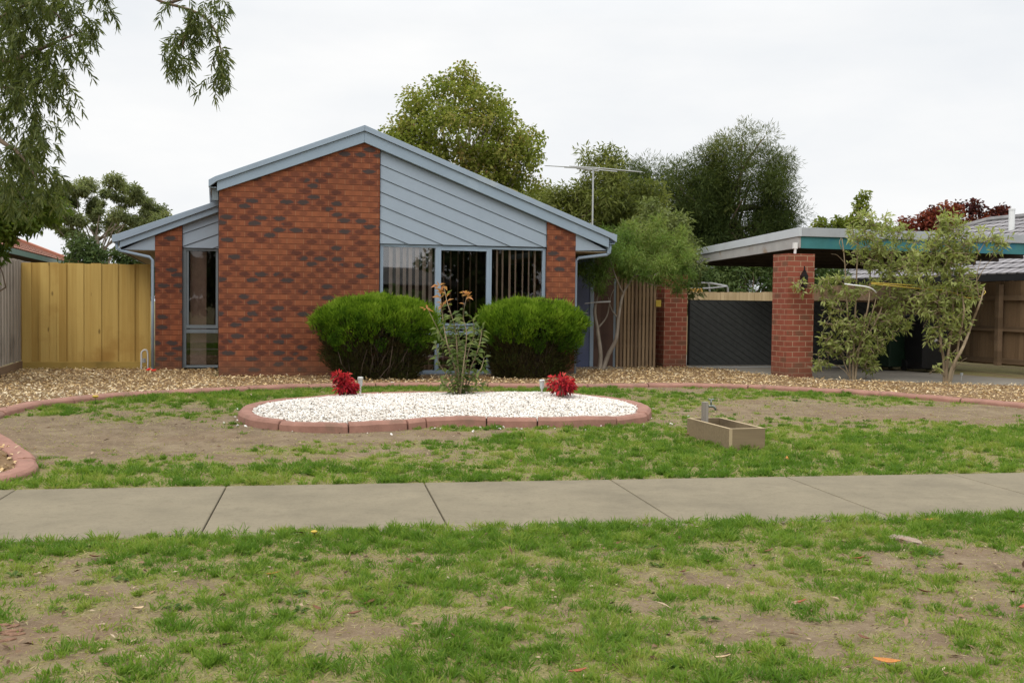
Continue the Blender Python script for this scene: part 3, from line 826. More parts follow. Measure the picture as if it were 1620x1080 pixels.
wd = window('window', cols, SILL, HEAD, TR0, TR1, WF0).build('window', M['winframe'], house, bevel=.003)
# sash frame of the sliding middle pane
s_ = MB(); a = cols[1]; wq = WF0 - .012
for (x0, x1, z0, z1) in [(a[0] - .02, a[0] + .025, TR1 + .001, HEAD - .041), (a[1] - .025, a[1] + .02, TR1 + .001, HEAD - .041), (a[0] + .0255, a[1] - .0255, HEAD - .075, HEAD - .0415), (a[0] + .0255, a[1] - .0255, TR1 + .001, TR1 + .035)]:
    s_.box(x0, x1, wq, wq + .045, z0, z1)
s_.build('sash', M['winframe'], wd, bevel=.003)
for i, a in enumerate(cols):
    g_m = M['glass'] if i == 0 else M['glass_screen']
    p_ = MB(); p_.box(a[0] + .001, a[1] - .001, WF0 + .034, WF0 + .038, TR1 + .001, HEAD - .041); p_.build('pane', M['glass'] if i == 0 else (M['glass_screen'] if i == 1 else M['glass_screen2']) if 'glass_screen2' in M else g_m, wd)
    p_ = MB(); p_.box(a[0] + .001, a[1] - .001, WF0 + .034, WF0 + .038, SILL + .056, TR0 - .001); p_.build('pane', M['glass_screen'], wd)
# vertical blinds, turned nearly edge on
b = MB(); x = 2.46; i = 0
while x < 4.98:
    if random.random() < .93:
        ang = math.radians(random.uniform(40, 47) if x < 3.3 else (random.uniform(60, 70) if x < 4.13 else random.uniform(50, 63)))
        dx, dy = .044 * math.cos(ang), .044 * math.sin(ang)
        b.obox((x + random.uniform(-.01, .01), .165, 1.02), (math.cos(ang), math.sin(ang), 0), (-math.sin(ang), math.cos(ang), 0), (0, 0, 1), .044, .0012, .99)
    x += .106
b.box(2.43, 5.0, .15, .185, 2.015, 2.05)
b.build('vertical_blind', M['blind'], wd)
b = MB(); b.box(2.37, 5.05, .0, .12, -.1, .04); b.build('sill', M['tile_grey'], wd)

# ---- narrow wing window
w1_ = MB(); ww0 = 1.66
w1_.box(-.56, -.50, ww0, ww0 + .08, .06, 1.985); w1_.box(-.50, -.004, ww0, ww0 + .08, 1.945, 1.985); w1_.box(-.50, -.004, ww0, ww0 + .08, .06, .10)
w1_.box(-.50, -.004, ww0 - .004, ww0 + .07, .695, .75); w1_.box(-.50, -.004, ww0, ww0 + .07, .62, .68)
w1_.box(-.4995, -.46, ww0 + .01, ww0 + .06, .751, 1.944); w1_.box(-.042, -.0045, ww0 + .01, ww0 + .06, .751, 1.944)
w1 = w1_.build('window', M['winframe_dark'], house, bevel=.003)
p_ = MB(); p_.box(-.459, -.043, ww0 + .03, ww0 + .034, .752, 1.944); p_.build('pane', M['glass_screen2'], w1)
p_ = MB(); p_.box(-.499, -.005, ww0 + .03, ww0 + .034, .101, .619); p_.build('pane', M['glass_low'] if 'glass_low' in M else M['glass'], w1)
b = MB()
for i in range(14):
    b.box(-.44 + i * .018, -.44 + i * .018 + .017, ww0 + .17 + .012 * math.sin(i * 2.1), ww0 + .18 + .012 * math.sin(i * 2.1), .1, 1.94)
b.build('curtain', M['curtain'], w1)

b = MB(); b.box(5.532, 6.845, 1.70, 1.90, -.1, 2.46); b.build('entry_wall', M['entry'], house)  # dark board tone stands in for shade under the entry roof
# ---- entry recess: blue door and its frame
d_ = MB(); d_.box(5.62, 6.37, 1.64, 1.69, .02, 2.02)
dr = d_.build('door', M['door_blue'], house, bevel=.003)
b = MB(); b.box(5.65, 6.0, 1.628, 1.639, .25, .85); b.box(6.05, 6.33, 1.628, 1.639, .25, .85); b.box(5.65, 6.0, 1.628, 1.639, 1.05, 1.9); b.box(6.05, 6.33, 1.628, 1.639, 1.05, 1.9); b.build('door_panel', M['door_blue'], dr, bevel=.004)
b = MB(); b.tube([(6.31, 1.625, 1.0), (6.31, 1.58, 1.0), (6.25, 1.58, 1.0)], .011, 8); b.build('handle', M['galv'], dr)
b = MB(); b.box(6.371, 6.44, 1.62, 1.699, .0, 2.08); b.box(5.55, 6.37, 1.62, 1.699, 2.021, 2.08); b.build('door_frame', M['winframe'], house, bevel=.003)
b = MB(); b.box(5.54, 6.95, 1.3, 1.70, -.05, .045); b.build('door_step', M['drive'], house, bevel=.006)

# television aerial on the entry roof
ant = thing('tv_aerial', 'old television aerial with long horizontal rods on the house roof', 'aerial', HW(6.39, 1.62, 2.47), PHI)
b = MB(); b.tube([(0, 0, 0), (0, 0, 1.10)], .016, 8); b.build('mast', M['galv'], ant)
b = MB(); b.tube([(-.05, -.45, 1.03), (.03, .15, 1.085), (.10, .65, 1.13)], .013, 6); b.build('boom', M['galv'], ant)
for (y, L_, z) in [(-.4, .52, 1.035), (-.12, .9, 1.062), (.0, .9, 1.075), (.22, .5, 1.09), (.42, .2, 1.11), (.5, .2, 1.116), (.58, .2, 1.123)]:
    b = MB(); b.tube([(-L_ + y * .15, y, z + .022), (y * .15, y, z + .014), (L_ + y * .15, y, z - .01)], .0085, 6); b.build('rod', M['galv'], ant)

# ------------------------------------------------------------------ fences
def paling_fence(name, label, p_from, p_to, z0, z1, mat, rail_mat, wdt=.1, gap=.006, rails=(), plinth=0, front=-1, jit=.006, posts=(), cat='fence', top_fn=None, overlap=False):
    """p_from, p_to in house (u, w); rails sit on the side that faces the viewer when front=1"""
    a = HW(*p_from); c = HW(*p_to); L = float(np.linalg.norm(c - a)); ang = math.atan2(c[1] - a[1], c[0] - a[0])
    o = thing(name, label, cat, a, ang)
    b = MB(); x = 0; i = 0
    while x < L - .02:
        w_ = min(wdt * random.uniform(.94, 1.06), L - x)
        yo = (.010 if i % 2 else -.010) if overlap else random.uniform(-.003, .003)
        zt = z1 + random.uniform(-jit, jit) + (top_fn(x) if top_fn else 0)
        ex = .012 if overlap else 0
        b.box(x - ex, x + w_ - gap + ex, yo - .009, yo + .009, z0 + random.uniform(0, jit), zt); x += w_; i += 1
    b.build('paling_panel', mat, o)
    for z in rails:
        b = MB(); b.box(0, L, -.065, -.021, z - .045, z + .045); b.build('rail', rail_mat, o, bevel=.004)
    for x_ in posts:
        b = MB(); b.box(x_ - .05, x_ + .05, -.16, -.066, z0, z1 - .06); b.build('post', rail_mat, o, bevel=.004)
    if plinth:
        b = MB(); b.box(0, L, -.04, -.012 - .01, z0 - .06, z0 + plinth); b.build('plinth_board', M['newpine_x'], o, bevel=.004)
    return o
paling_fence('paling_fence', 'new yellow treated pine paling fence beside the left wing of the house', (-3.0, 2.1), (-1.06, 2.1), .0, 1.72, M['newpine'], M['newpine_x'], wdt=.128, gap=.004, plinth=.14, jit=.008, overlap=True)
paling_fence('paling_fence', 'weathered grey paling fence on the left boundary, meeting the yellow fence', (-3.03, -1.2), (-3.03, 9), .16, 1.745, M['oldpine'], M['oldpine'], wdt=.12, gap=.012, jit=.012, overlap=True)
b = MB(); q = HW(-3.03, -1.2); b.obox(HW(-3.03, 3.9, .06), U, WV, ZV, .02, 5.1, .11)
gp_ = [o for o in bpy.data.objects if o.get('label', '').startswith('weathered grey paling')][0]
pl = MB(); pl.box(0, 10.2, -.035, .0, -.05, .155); pl.build('plinth_board', M['brownpal_x'], gp_)
paling_fence('paling_fence', 'brown paling fence with horizontal rails on the right boundary behind the carport', (13.75, 8.0), (13.75, -4.2), .14, 1.665, M['brownpal'], M['brownpal_x'], wdt=.105, gap=.007, rails=(1.36, .80, .22), posts=(3.2, 5.6, 8.0, 10.6))
paling_fence('paling_fence', 'light tan paling fence across the back yard, seen over the dark gate', (7.4, 7.2), (13.7, 7.2), .05, 1.46, M['tanpal'], M['brownpal_x'], wdt=.1, gap=.006, jit=.008, top_fn=lambda x: .012 * x - .02)
paling_fence('paling_fence', 'short orange timber fence panel with jagged top behind the dark gate', (9.4, 7.5), (11.35, 7.5), .1, 1.50, M['orangepal'], M['orangepal'], wdt=.07, gap=.004, jit=.02, top_fn=lambda x: .05 * x)

sg = thing('batten_gate', 'brown timber batten side gate between the house and the brick pier', 'gate', HW(6.86, 1.74), PHI)
b = MB(); x = .05
while x < .80:
    b.box(x, x + .045, -.02, .0, .03, 1.70 + random.uniform(-.008, .008)); x += .072
b.build('batten_panel', M['batten'], sg)
b = MB(); b.box(.04, .82, .002, .03, 1.30, 1.38); b.box(.04, .82, .002, .03, .35, .43); b.box(.04, .82, .031, .045, .02, 1.66); b.build('gate_frame', M['brownpal_x'], sg)
b = MB(); b.box(-.02, .03, -.03, .05, -.05, 1.62); b.build('post', M['winframe_dark'], sg)
b = MB(); b.box(.80, .90, -.05, -.035, 1.13, 1.25); b.build('latch_plate', M['yellow'], sg)

dg = thing('driveway_gate', 'wide charcoal driveway gate of diagonal boards behind the brick pillar', 'gate', HW(8.36, 1.80), PHI)
def gate_leaf(x0, x1):
    b = MB(); 
    reg = [(x0, .06), (x1, .06), (x1, 1.25), (x0, 1.25)]
    c = -1.6
    while c < 4.5:
        poly = clip_poly(clip_poly(reg, .62, 1, c + .112 + .62 * x0), -.62, -1, -(c + .62 * x0))
        if len(poly) >= 3: b.prism(poly, -.012, .010)
        c += .122
    return b
gate_leaf(.02, 1.93).build('board_panel', M['gate_dark'], dg); gate_leaf(1.98, 3.86).build('board_panel', M['gate_dark'], dg)
b = MB()
for x0, x1 in ((.0, 1.95), (1.96, 3.88)):
    b.box(x0, x1, .012, .05, 1.21, 1.265); b.box(x0, x1, .012, .05, .055, .11); b.box(x0, x0 + .05, .012, .05, .111, 1.209); b.box(x1 - .05, x1, .012, .05, .111, 1.209)
b.box(.06, 3.82, .051, .07, .1, 1.22)
b.build('gate_frame', M['black'], dg)
b = MB(); b.box(.0, 3.9, -.02, .03, .01, .032); b.build('ground_track', M['galv'], dg)
b = MB(); b.box(3.92, 4.12, -.05, .06, -.05, 1.32); b.build('post', M['brownpal'], dg)

# ------------------------------------------------------------------ carport
cp = thing('carport', 'flat roofed carport with teal front beam on red brick pillars', 'carport', HW(9.15, -.75), PHI)
CW = 5.6
b = MB(); b.box(-.345, .135, -.20, .28, -.1, 2.01); b.build('brick_pillar', M['pier_brick'], cp)
b = MB(); b.box(-1.30, -.85, 2.50, 2.95, -.1, 1.72); b.build('brick_pier', M['pier_brick'], cp)
b = MB(); b.box(4.75, 5.23, -.20, .28, -.1, 2.01); b.build('brick_pillar', M['pier_brick'], cp)
b = MB(); b.box(.0, CW, 0, .045, 2.11, 2.302); b.build('front_beam', M['beam_teal'], cp, bevel=.003)
b = MB(); b.box(-.004, CW, -.03, .03, 2.304, 2.448); b.build('front_fascia', M['beam_grey'], cp, bevel=.003)
D_ = 4.3
def side_prism(bb, x0, x1, pts):                           # pts (y,z)
    n = len(pts); vs_ = [(x0, y, z) for y, z in pts] + [(x1, y, z) for y, z in pts]
    bb.add(vs_, [tuple(range(n)), tuple(range(2 * n - 1, n - 1, -1))] + [(i, i + n, (i + 1) % n + n, (i + 1) % n) for i in range(n)])
b = MB(); side_prism(b, -.045, -.005, [(.0, 2.116), (0, 2.30), (D_, 2.125), (D_, 1.975)]); b.build('side_beam', M['beam_timber'], cp, bevel=.003)
b = MB(); side_prism(b, -.065, -.007, [(-.03, 2.303), (-.03, 2.447), (D_, 2.255), (D_, 2.128)]); b.build('side_fascia', M['white_fascia'] if 'white_fascia' in M else M['cap'], cp, bevel=.003)
b = MB()                                                    # corrugated roof sheet
nx_ = 150; vs_ = []; fs_ = []
for i in range(nx_ + 1):
    x = .02 + (CW - .04) * i / nx_; h = .012 * math.sin(i * math.pi / 2)
    for y, z in ((.05, 2.40), (D_, 2.20)):
        vs_ += [(x, y, z + h), (x, y, z + h - .006)]
for i in range(nx_):
    a, c = i * 4, i * 4 + 4
    fs_ += [(a, c, c + 2, a + 2), (a + 1, a + 3, c + 3, c + 1)]
b.add(vs_, fs_); b.build('roof_sheet', M['iron_sheet'], cp)
for i in range(7):
    y = .12 + i * .66; z = 2.385 - y * .0465
    b = MB(); b.box(.02, CW - .02, y, y + .045, z - .20, z - .012); b.build('rafter', M['rafter'], cp)
b = MB(); b.box(-.02, CW, D_ + .001, D_ + .045, 1.97, 2.22); b.build('back_beam', M['rafter'], cp)
b = MB(); b.box(-.115, -.085, .0, .03, 2.0, 2.11); b.box(-.135, -.066, -.006, .036, 2.10, 2.20); b.build('post_bracket', M['white_metal'], cp)

# black wall lantern on the pillar
wl_ = thing('wall_lantern', 'small black metal wall lantern fixed to the front brick pillar', 'lantern', HW(9.15 - .09, -.955, 1.55), PHI)
b = MB(); b.prism([(-.05, .09), (.05, .09), (.0, .19)], -.11, -.02); b.prism([(-.012, .18), (.012, .18), (.004, .26), (-.004, .26)], -.075, -.055); b.build('hood', M['black'], wl_)
b = MB(); b.prism([(-.032, -.09), (.032, -.09), (.045, .089), (-.045, .089)], -.105, -.025); b.build('glass_case', M['lens_dark'] if 'lens_dark' in M else M['black'], wl_)
b = MB(); b.box(-.035, .035, -.02, .003, -.12, .12); b.tube([(0, -.02, -.10), (0, -.06, -.14), (0, -.065, -.09)], .01, 6); b.build('wall_bracket', M['black'], wl_)

# ------------------------------------------------------------------ wheelie bins
def bin_(label, uv, rot, mat, h=.92):
    o = thing('wheelie_bin', label, 'bin', HW(uv[0], uv[1], .012), PHI + rot, None)
    b = MB(); w0, w1 = .225, .285
    vs_ = [(-w0, -.25, .06), (w0, -.25, .06), (w0, .25, .02), (-w0, .25, .02), (-w1, -.34, h), (w1, -.34, h), (w1, .33, h), (-w1, .33, h)]
    b.add(vs_, [(3, 2, 1, 0), (4, 5, 6, 7), (0, 1, 5, 4), (1, 2, 6, 5), (2, 3, 7, 6), (3, 0, 4, 7)])
    b.box(-.295, .295, -.35, .34, h - .06, h - .01)
    b.build('body', mat, o, bevel=.018)
    b = MB(); b.prism([(-.30, h + .0), (.30, h + .0), (.27, h + .055), (.18, h + .075), (-.18, h + .075), (-.27, h + .055)], -.37, .33)
    b.tube([(-.2, .35, h), (-.2, .41, h), (.2, .41, h), (.2, .35, h)], .016, 6)
    b.build('lid', mat, o, bevel=.01)
    for sx_ in (-.25, .25):
        b = MB(); b.tube([(sx_ - .025, .27, .10), (sx_ + .025, .27, .10)], .1, 16); b.build('wheel', M['black'], o)
    b = MB()
    return o
bin_('dark green wheelie bin beside the gate post in the carport', (12.08, 1.0), .1, M['green_plastic'], .80)
bk = bin_('tall black wheelie bin standing right of the dark green bin', (12.42, .42), -.05, M['black'], .95)
b = MB()
b.tube([(.0, -.318, .72), (.0, -.330, .72)], .02, 10); b.build('emblem', M['white_pipe'], bk)
b = MB(); b.box(-.035, .025, -.318, -.306, .55, .60); b.build('emblem', M['white_pipe'], bk)

# ------------------------------------------------------------------ vegetation
M['bark_grey'] = bark('grey_bark', (.16, .13, .10), (.30, .26, .21))
M['bark_brown'] = bark('brown_bark', (.09, .06, .04), (.20, .15, .105))
M['bark_pale'] = bark('pale_gum_bark', (.30, .25, .20), (.52, .46, .38))
M['bark_olean'] = bark('oleander_bark', (.17, .12, .075), (.33, .26, .17))
M['twig'] = bark('dead_twig', (.11, .075, .05), (.22, .16, .11))
M['hedge_stem'] = bark('hedge_stem', (.04, .028, .02), (.085, .06, .042))
M['l_big'] = leafmat('broad_green_leaf', [(.105, .135, .024), (.17, .205, .036), (.24, .265, .06), (.29, .26, .09), (.32, .19, .085)], .48)
M['l_mid'] = leafmat('olive_leaf', [(.075, .095, .026), (.12, .142, .036), (.18, .195, .055), (.23, .23, .08)], .42)
M['l_cas'] = leafmat('sheoak_needles', [(.036, .056, .017), (.062, .086, .024), (.105, .128, .034), (.18, .175, .05)], .34)
M['l_shrub'] = leafmat('back_shrub_leaf', [(.09, .115, .04), (.14, .17, .06), (.20, .23, .09), (.26, .28, .14)], .4)
M['l_feather'] = leafmat('feathery_leaf', [(.070, .110, .030), (.115, .185, .040), (.165, .255, .055), (.22, .25, .075)], .42)
M['l_gum'] = leafmat('gum_leaf', [(.10, .125, .055), (.15, .18, .075), (.20, .225, .10), (.25, .25, .125)], .45)
M['l_dark'] = leafmat('dark_bush_leaf', [(.045, .075, .025), (.075, .11, .035), (.115, .145, .05)], .3)
M['l_red'] = leafmat('autumn_red_leaf', [(.06, .022, .022), (.12, .030, .022), (.20, .045, .025), (.26, .085, .04)], .3)
M['l_willow'] = leafmat('willow_leaf', [(.045, .065, .018), (.08, .105, .028), (.13, .15, .045), (.18, .18, .07)], .48, .5, .2)
M['l_left'] = leafmat('bright_green_leaf', [(.065, .105, .02), (.11, .16, .028), (.18, .21, .04)], .45)
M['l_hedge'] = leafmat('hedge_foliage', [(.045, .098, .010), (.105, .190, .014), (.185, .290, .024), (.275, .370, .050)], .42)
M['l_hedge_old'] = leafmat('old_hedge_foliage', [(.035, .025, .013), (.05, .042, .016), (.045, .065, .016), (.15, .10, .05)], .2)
M['l_sap'] = leafmat('sapling_leaf', [(.065, .105, .028), (.12, .165, .045), (.21, .25, .085), (.48, .21, .09)], .4, .45, .2)
M['l_nand'] = leafmat('nandina_leaf', [(.18, .012, .022), (.36, .018, .03), (.52, .035, .045), (.60, .10, .08)], .25)
M['l_olean'] = leafmat('oleander_leaf', [(.165, .195, .055), (.265, .305, .095), (.36, .395, .145), (.44, .46, .20)], .45, .5, .15)
M['l_vine'] = leafmat('glossy_vine_leaf', [(.03, .06, .02), (.06, .10, .035), (.11, .15, .06)], .2, .3, .5)

def crown_mesh(name, C_, R_, n, L, Wd, mat, parent, droop=.2, long=False, out=.6, tint_c=None, squash=.8, shell=.45, jit=1.0):
    C_ = np.array(C_, float); R_ = np.array(R_, float)
    w = R_ ** 2; ci = rng.choice(len(C_), n, p=w / w.sum())
    d = rand_dir(n); r = R_[ci] * rng.uniform(0, 1, n) ** shell * rng.uniform(.75, 1.12, n)
    off = d * r[:, None]; off[:, 2] *= squash
    P = C_[ci] + off
    D = nrm(d * out + rand_dir(n) * jit + np.array([0, 0, -droop]))
    N = nrm(rand_dir(n) * .65 + d * .35 + np.array([0, 0, .8]))
    Ls = L * rng.uniform(.6, 1.3, n); Ws = Wd * rng.uniform(.7, 1.3, n)
    base_t = np.zeros(len(C_)) + .45 if tint_c is None else np.array(tint_c)
    t = np.clip(base_t[ci] + rng.normal(size=n) * .16, 0, 1)
    if long:
        V, Fq = strip_geo(P, D, N, Ls, Ws, .2); t = np.repeat(t, 2)
    else:
        V, Fq = leaf_geo(P, D, N, Ls, Ws, .12)
    return quads_mesh(name, V, Fq, mat, parent, tint=t)

def clumps_in(ell, k, rr):
    """clump centres spread through ellipsoids, most of them near the surface"""
    C_, R_ = [], []
    for (c, r, kk) in ell:
        d = rand_dir(kk); q = rng.uniform(.25, 1, kk) ** .5
        C_.append(np.array(c) + d * np.array(r) * q[:, None] * .92); R_.append(rng.uniform(.6, 1.35, kk) * rr)
    return np.concatenate(C_), np.concatenate(R_)

def limbs(bb, base, top, r0, tips, n_tip=40, wig=.12):
    """trunk from base to top, then limbs out to a choice of clump centres"""
    base = np.array(base, float); top = np.array(top, float); H = np.linalg.norm(top - base)
    tr = [base, base + (top - base) * .35 + rng.normal(size=3) * wig * .3 * [1, 1, 0], base + (top - base) * .7 + rng.normal(size=3) * wig * .4 * [1, 1, 0], top]
    bb.tube(catmull(tr, H / 8), list(np.linspace(r0, r0 * .55, len(catmull(tr, H / 8)))), 9)
    ids = rng.choice(len(tips), min(n_tip, len(tips)), replace=False)
    for i in ids:
        t = tips[i]; f = rng.uniform(.35, 1.0); s = base + (top - base) * f
        m_ = (s + t) / 2 + rng.normal(size=3) * wig; m_[2] += .1 * np.linalg.norm(t - s)
        pts = catmull([s, m_, t], .4); bb.tube(pts, list(np.linspace(r0 * .38 * (1.1 - .5 * f), r0 * .05, len(pts))), 5)

def tree(label, base, h_trunk, r0, ell, rr, n, L, Wd, lm, bm, droop=.2, long=False, group=None, cat='tree', name='tree', n_tip=40, out=.6, tint_sd=.16, squash=.8, shell=.45, C_=None, R_=None, tc_fn=None, jit=1.0):
    o = thing(name, label, cat, base, 0, group); base = np.array(base, float)
    if C_ is None: C_, R_ = clumps_in(ell, 0, rr)
    C_ = np.array(C_) - base; R_ = np.array(R_)
    tcn = np.clip(.42 + rng.normal(size=len(C_)) * tint_sd, .02, .98)
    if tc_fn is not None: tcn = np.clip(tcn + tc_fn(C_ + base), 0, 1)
    b = MB(); limbs(b, (0, 0, -.05), (C_[:, 0].mean() * .5, C_[:, 1].mean() * .5, h_trunk), r0, C_, n_tip, .1 + .12 * rr)
    b.build('trunk', bm, o, smooth=True)
    crown_mesh('crown', C_, R_, n, L, Wd, lm, o, droop, long, out, tcn, squash, shell, jit)
    return o

# --- trees behind the house
gz0 = HZ
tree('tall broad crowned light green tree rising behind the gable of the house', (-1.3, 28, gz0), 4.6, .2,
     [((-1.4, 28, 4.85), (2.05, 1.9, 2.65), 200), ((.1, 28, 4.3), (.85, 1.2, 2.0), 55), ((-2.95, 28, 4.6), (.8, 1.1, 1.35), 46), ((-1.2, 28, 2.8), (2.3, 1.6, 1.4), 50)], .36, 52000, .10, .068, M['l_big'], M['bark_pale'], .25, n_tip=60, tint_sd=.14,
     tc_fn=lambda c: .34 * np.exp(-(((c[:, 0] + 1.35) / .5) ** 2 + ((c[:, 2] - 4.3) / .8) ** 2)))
tree('olive green tree standing behind the television aerial', (1.5, 24.5, gz0), 2.2, .16,
     [((1.0, 24.5, 2.9), (1.5, 1.3, 1.25), 70), ((2.0, 24.5, 3.3), (1.15, 1.2, 1.55), 70), ((2.9, 25, 2.9), (.9, 1, 1.5), 40), ((.2, 25, 2.7), (1.0, 1.0, 1.3), 50)], .34, 42000, .12, .035, M['l_mid'], M['bark_brown'], .5, n_tip=50, long=True)
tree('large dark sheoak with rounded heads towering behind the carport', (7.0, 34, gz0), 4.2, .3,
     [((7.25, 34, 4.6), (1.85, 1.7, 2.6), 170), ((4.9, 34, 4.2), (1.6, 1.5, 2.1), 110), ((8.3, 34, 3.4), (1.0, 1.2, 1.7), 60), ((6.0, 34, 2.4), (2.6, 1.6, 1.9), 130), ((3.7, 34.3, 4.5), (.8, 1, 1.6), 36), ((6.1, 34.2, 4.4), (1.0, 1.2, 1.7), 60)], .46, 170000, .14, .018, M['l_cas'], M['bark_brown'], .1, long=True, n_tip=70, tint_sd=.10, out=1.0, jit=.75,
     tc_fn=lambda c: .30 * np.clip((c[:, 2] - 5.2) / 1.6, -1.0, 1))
tree('dense dark bush low down beyond the tan back fence', (6.2, 29, gz0), 1.6, .12,
     [((4.6, 29, 1.7), (1.2, .9, 1.3), 40), ((6.4, 29, 1.7), (1.3, .9, 1.4), 44), ((8.2, 29.4, 1.6), (1.2, .9, 1.3), 40)], .36, 20000, .15, .06, M['l_dark'], M['bark_brown'], .3, name='bush')
tree('pale green bushy tree between the aerial and the carport roof', (2.75, 20.6, gz0), 1.4, .09,
     [((2.75, 20.6, 2.35), (.72, .7, 1.0), 70), ((3.15, 20.6, 1.9), (.45, .5, .9), 30), ((2.3, 20.6, 2.0), (.5, .5, .9), 30)], .22, 17000, .10, .036, M['l_shrub'], M['bark_grey'], .3, n_tip=40)
tree('small spire topped green tree beyond the carport roof', (12.0, 38, gz0), 3.2, .14,
     [((12.3, 38, 3.9), (.5, .5, 1.55), 26), ((11.6, 38, 3.8), (.65, .6, .9), 24), ((13.0, 38, 3.7), (.45, .5, .85), 16), ((10.7, 38, 3.7), (.4, .4, .75), 9)], .24, 7500, .15, .085, M['l_big'], M['bark_brown'], .1, tc_fn=lambda c: np.full(len(c), -.2))
tree('autumn tree with dark red and maroon leaves beyond the carport', (15.6, 38, gz0), 3.3, .18,
     [((16.1, 38, 4.3), (.75, .8, 1.0), 26), ((15.0, 38, 4.2), (.8, .8, .8), 26), ((14.0, 38, 3.7), (.65, .6, .75), 20), ((17.0, 38, 4.3), (.5, .5, .8), 12), ((15.8, 38, 3.3), (1.6, .8, .7), 20)], .27, 12000, .14, .10, M['l_red'], M['bark_brown'], .15, squash=1.0, jit=1.2,
     tc_fn=lambda c: np.where((c[:, 0] > 15.7) & (c[:, 2] > 4.5), -.35, .2))

# --- gum trees far left
pxc = [(140, 292, 24), (128, 300, 16), (182, 284, 22), (196, 296, 16), (92, 302, 22), (110, 296, 18), (72, 312, 20), (214, 300, 16), (222, 312, 18), (236, 322, 14), (168, 305, 14), (150, 318, 16), (152, 330, 20), (108, 318, 18), (88, 332, 20), (112, 345, 22), (130, 352, 16), (185, 340, 20), (200, 345, 14), (172, 352, 18), (150, 345, 12), (248, 336, 22), (232, 345, 20), (214, 352, 18), (262, 345, 16), (84, 352, 16), (122, 372, 16), (104, 366, 12), (196, 362, 14), (184, 315, 10)]
pxc = pxc + [(x + random.uniform(-16, 16), y + random.uniform(-4, 30), random.uniform(7, 13)) for x, y, r in pxc for _ in range(1)]
C_ = np.array([col_at(x + random.uniform(-3, 3), y + random.uniform(-2, 2), 42 + random.uniform(-1.2, 1.2)) for x, y, r in pxc]); R_ = np.array([r * 42 / F * .85 for _, _, r in pxc])
tree('tall open gum tree with pale limbs and separate leaf clumps at the far left', (-16.4, 42, gz0), 3.6, .16, None, .3, 30000, .14, .05, M['l_gum'], M['bark_grey'], .4, C_=C_, R_=R_, n_tip=22, squash=.72, shell=.7, name='gum_tree')
tree('dense dark green tree just above the yellow fence', (-12.2, 31, gz0), 1.5, .14,
     [((-12.3, 31, 2.15), (.9, .8, .95), 40), ((-11.2, 31, 2.0), (.9, .8, .85), 36), ((-10.2, 31, 2.1), (.8, .7, .75), 30)], .3, 17000, .14, .045, M['l_dark'], M['bark_pale'], .4, n_tip=40, long=True)
bt = thing('bare_tree', 'leafless dead tree with curling twigs above the left wing roof', 'tree', (-9.0, 30, gz0))
b = MB(); b.tube([(0, 0, -.05), (-.05, 0, 1.6), (.0, 0, 2.9)], [.09, .07, .045], 7)
for i in range(26):
    a = random.uniform(-1.25, 1.25); L_ = random.uniform(.5, 1.15); z0 = random.uniform(2.3, 2.9)
    b.tube(catmull([(0, 0, z0), (math.sin(a) * L_ * .45, random.uniform(-.2, .2), z0 + math.cos(a) * L_ * .55), (math.sin(a) * L_ * .8, random.uniform(-.3, .3), z0 + math.cos(a) * L_ * .72), (math.sin(a) * L_ * 1.05, random.uniform(-.3, .3), z0 + math.cos(a) * L_ * .6)], .15), [.02, .018, .015, .012, .01, .009, .008] * 1 if False else .011, 4)
b.build('trunk', M['twig'], bt)

# --- feathery tree beside the entry
fb = HW(6.31, .98)
ft = thing('tree', 'small forked feathery tree beside the front door, crown over the batten gate', 'tree', fb)
ftY = fb[1]
def rel(px, py, dy=0): return col_at(px, py, ftY + dy) - fb
b = MB()
for st in ([(948, 588, 0), (950, 560, 0), (945, 520, .05), (941, 490, .1), (949, 455, .1), (958, 425, .2), (968, 400, .2)], [(953, 588, 0), (962, 562, 0), (975, 535, -.05), (979, 500, -.1), (986, 465, -.1), (1001, 440, -.1), (1012, 425, -.1)], [(986, 465, -.1), (975, 440, -.3), (965, 410, -.3)], [(1003, 435, -.1), (1030, 437, 0), (1050, 425, .1), (1066, 410, .1)], [(945, 520, .05), (960, 500, .2), (966, 470, .2), (975, 450, .3)], [(949, 455, .1), (935, 435, .1), (922, 420, 0)], [(979, 505, -.1), (968, 490, .1), (962, 470, .1)], [(1012, 440, 0), (1030, 450, .2), (1048, 452, .2)]):
    pts = catmull([rel(*q) for q in st], .06); r_ = .042 if len(st) > 6 else .016
    b.tube(pts, list(np.linspace(r_, r_ * .3, len(pts))), 8)
b.build('trunk', M['bark_grey'], ft, smooth=True)
b = MB(); b.tube([rel(925, 480), rel(945, 478), rel(966, 477)], [.006, .012, .014], 8); b.build('cut_branch', M['white_pipe'], ft)
fc = [(935, 410, 24), (925, 425, 18), (950, 425, 24), (915, 418, 12), (945, 440, 20), (965, 402, 30), (960, 385, 22), (985, 395, 32), (1000, 415, 30), (1010, 392, 32), (1035, 400, 34), (1050, 420, 30), (1068, 405, 26), (1078, 425, 22), (1065, 440, 22), (1040, 440, 22), (1020, 432, 26), (990, 432, 22), (1050, 378, 24), (1025, 372, 24), (1080, 445, 14), (950, 458, 15), (1076, 390, 18), (930, 440, 14), (990, 372, 20), (1072, 458, 13), (1088, 408, 14), (1094, 432, 12), (903, 410, 11), (1000, 355, 14), (1040, 352, 16), (1078, 368, 14), (915, 428, 12), (960, 365, 12), (1096, 398, 9), (925, 395, 12), (1086, 452, 9)]
C_ = np.array([rel(x, y, random.uniform(-.45, .35)) for x, y, r in fc]); R_ = np.array([r * ftY / F * random.uniform(.8, 1.2) for _, _, r in fc])
tcl = np.array([.25 + .5 * (x > 990) * (y < 425) + .1 * random.random() for x, y, r in fc])
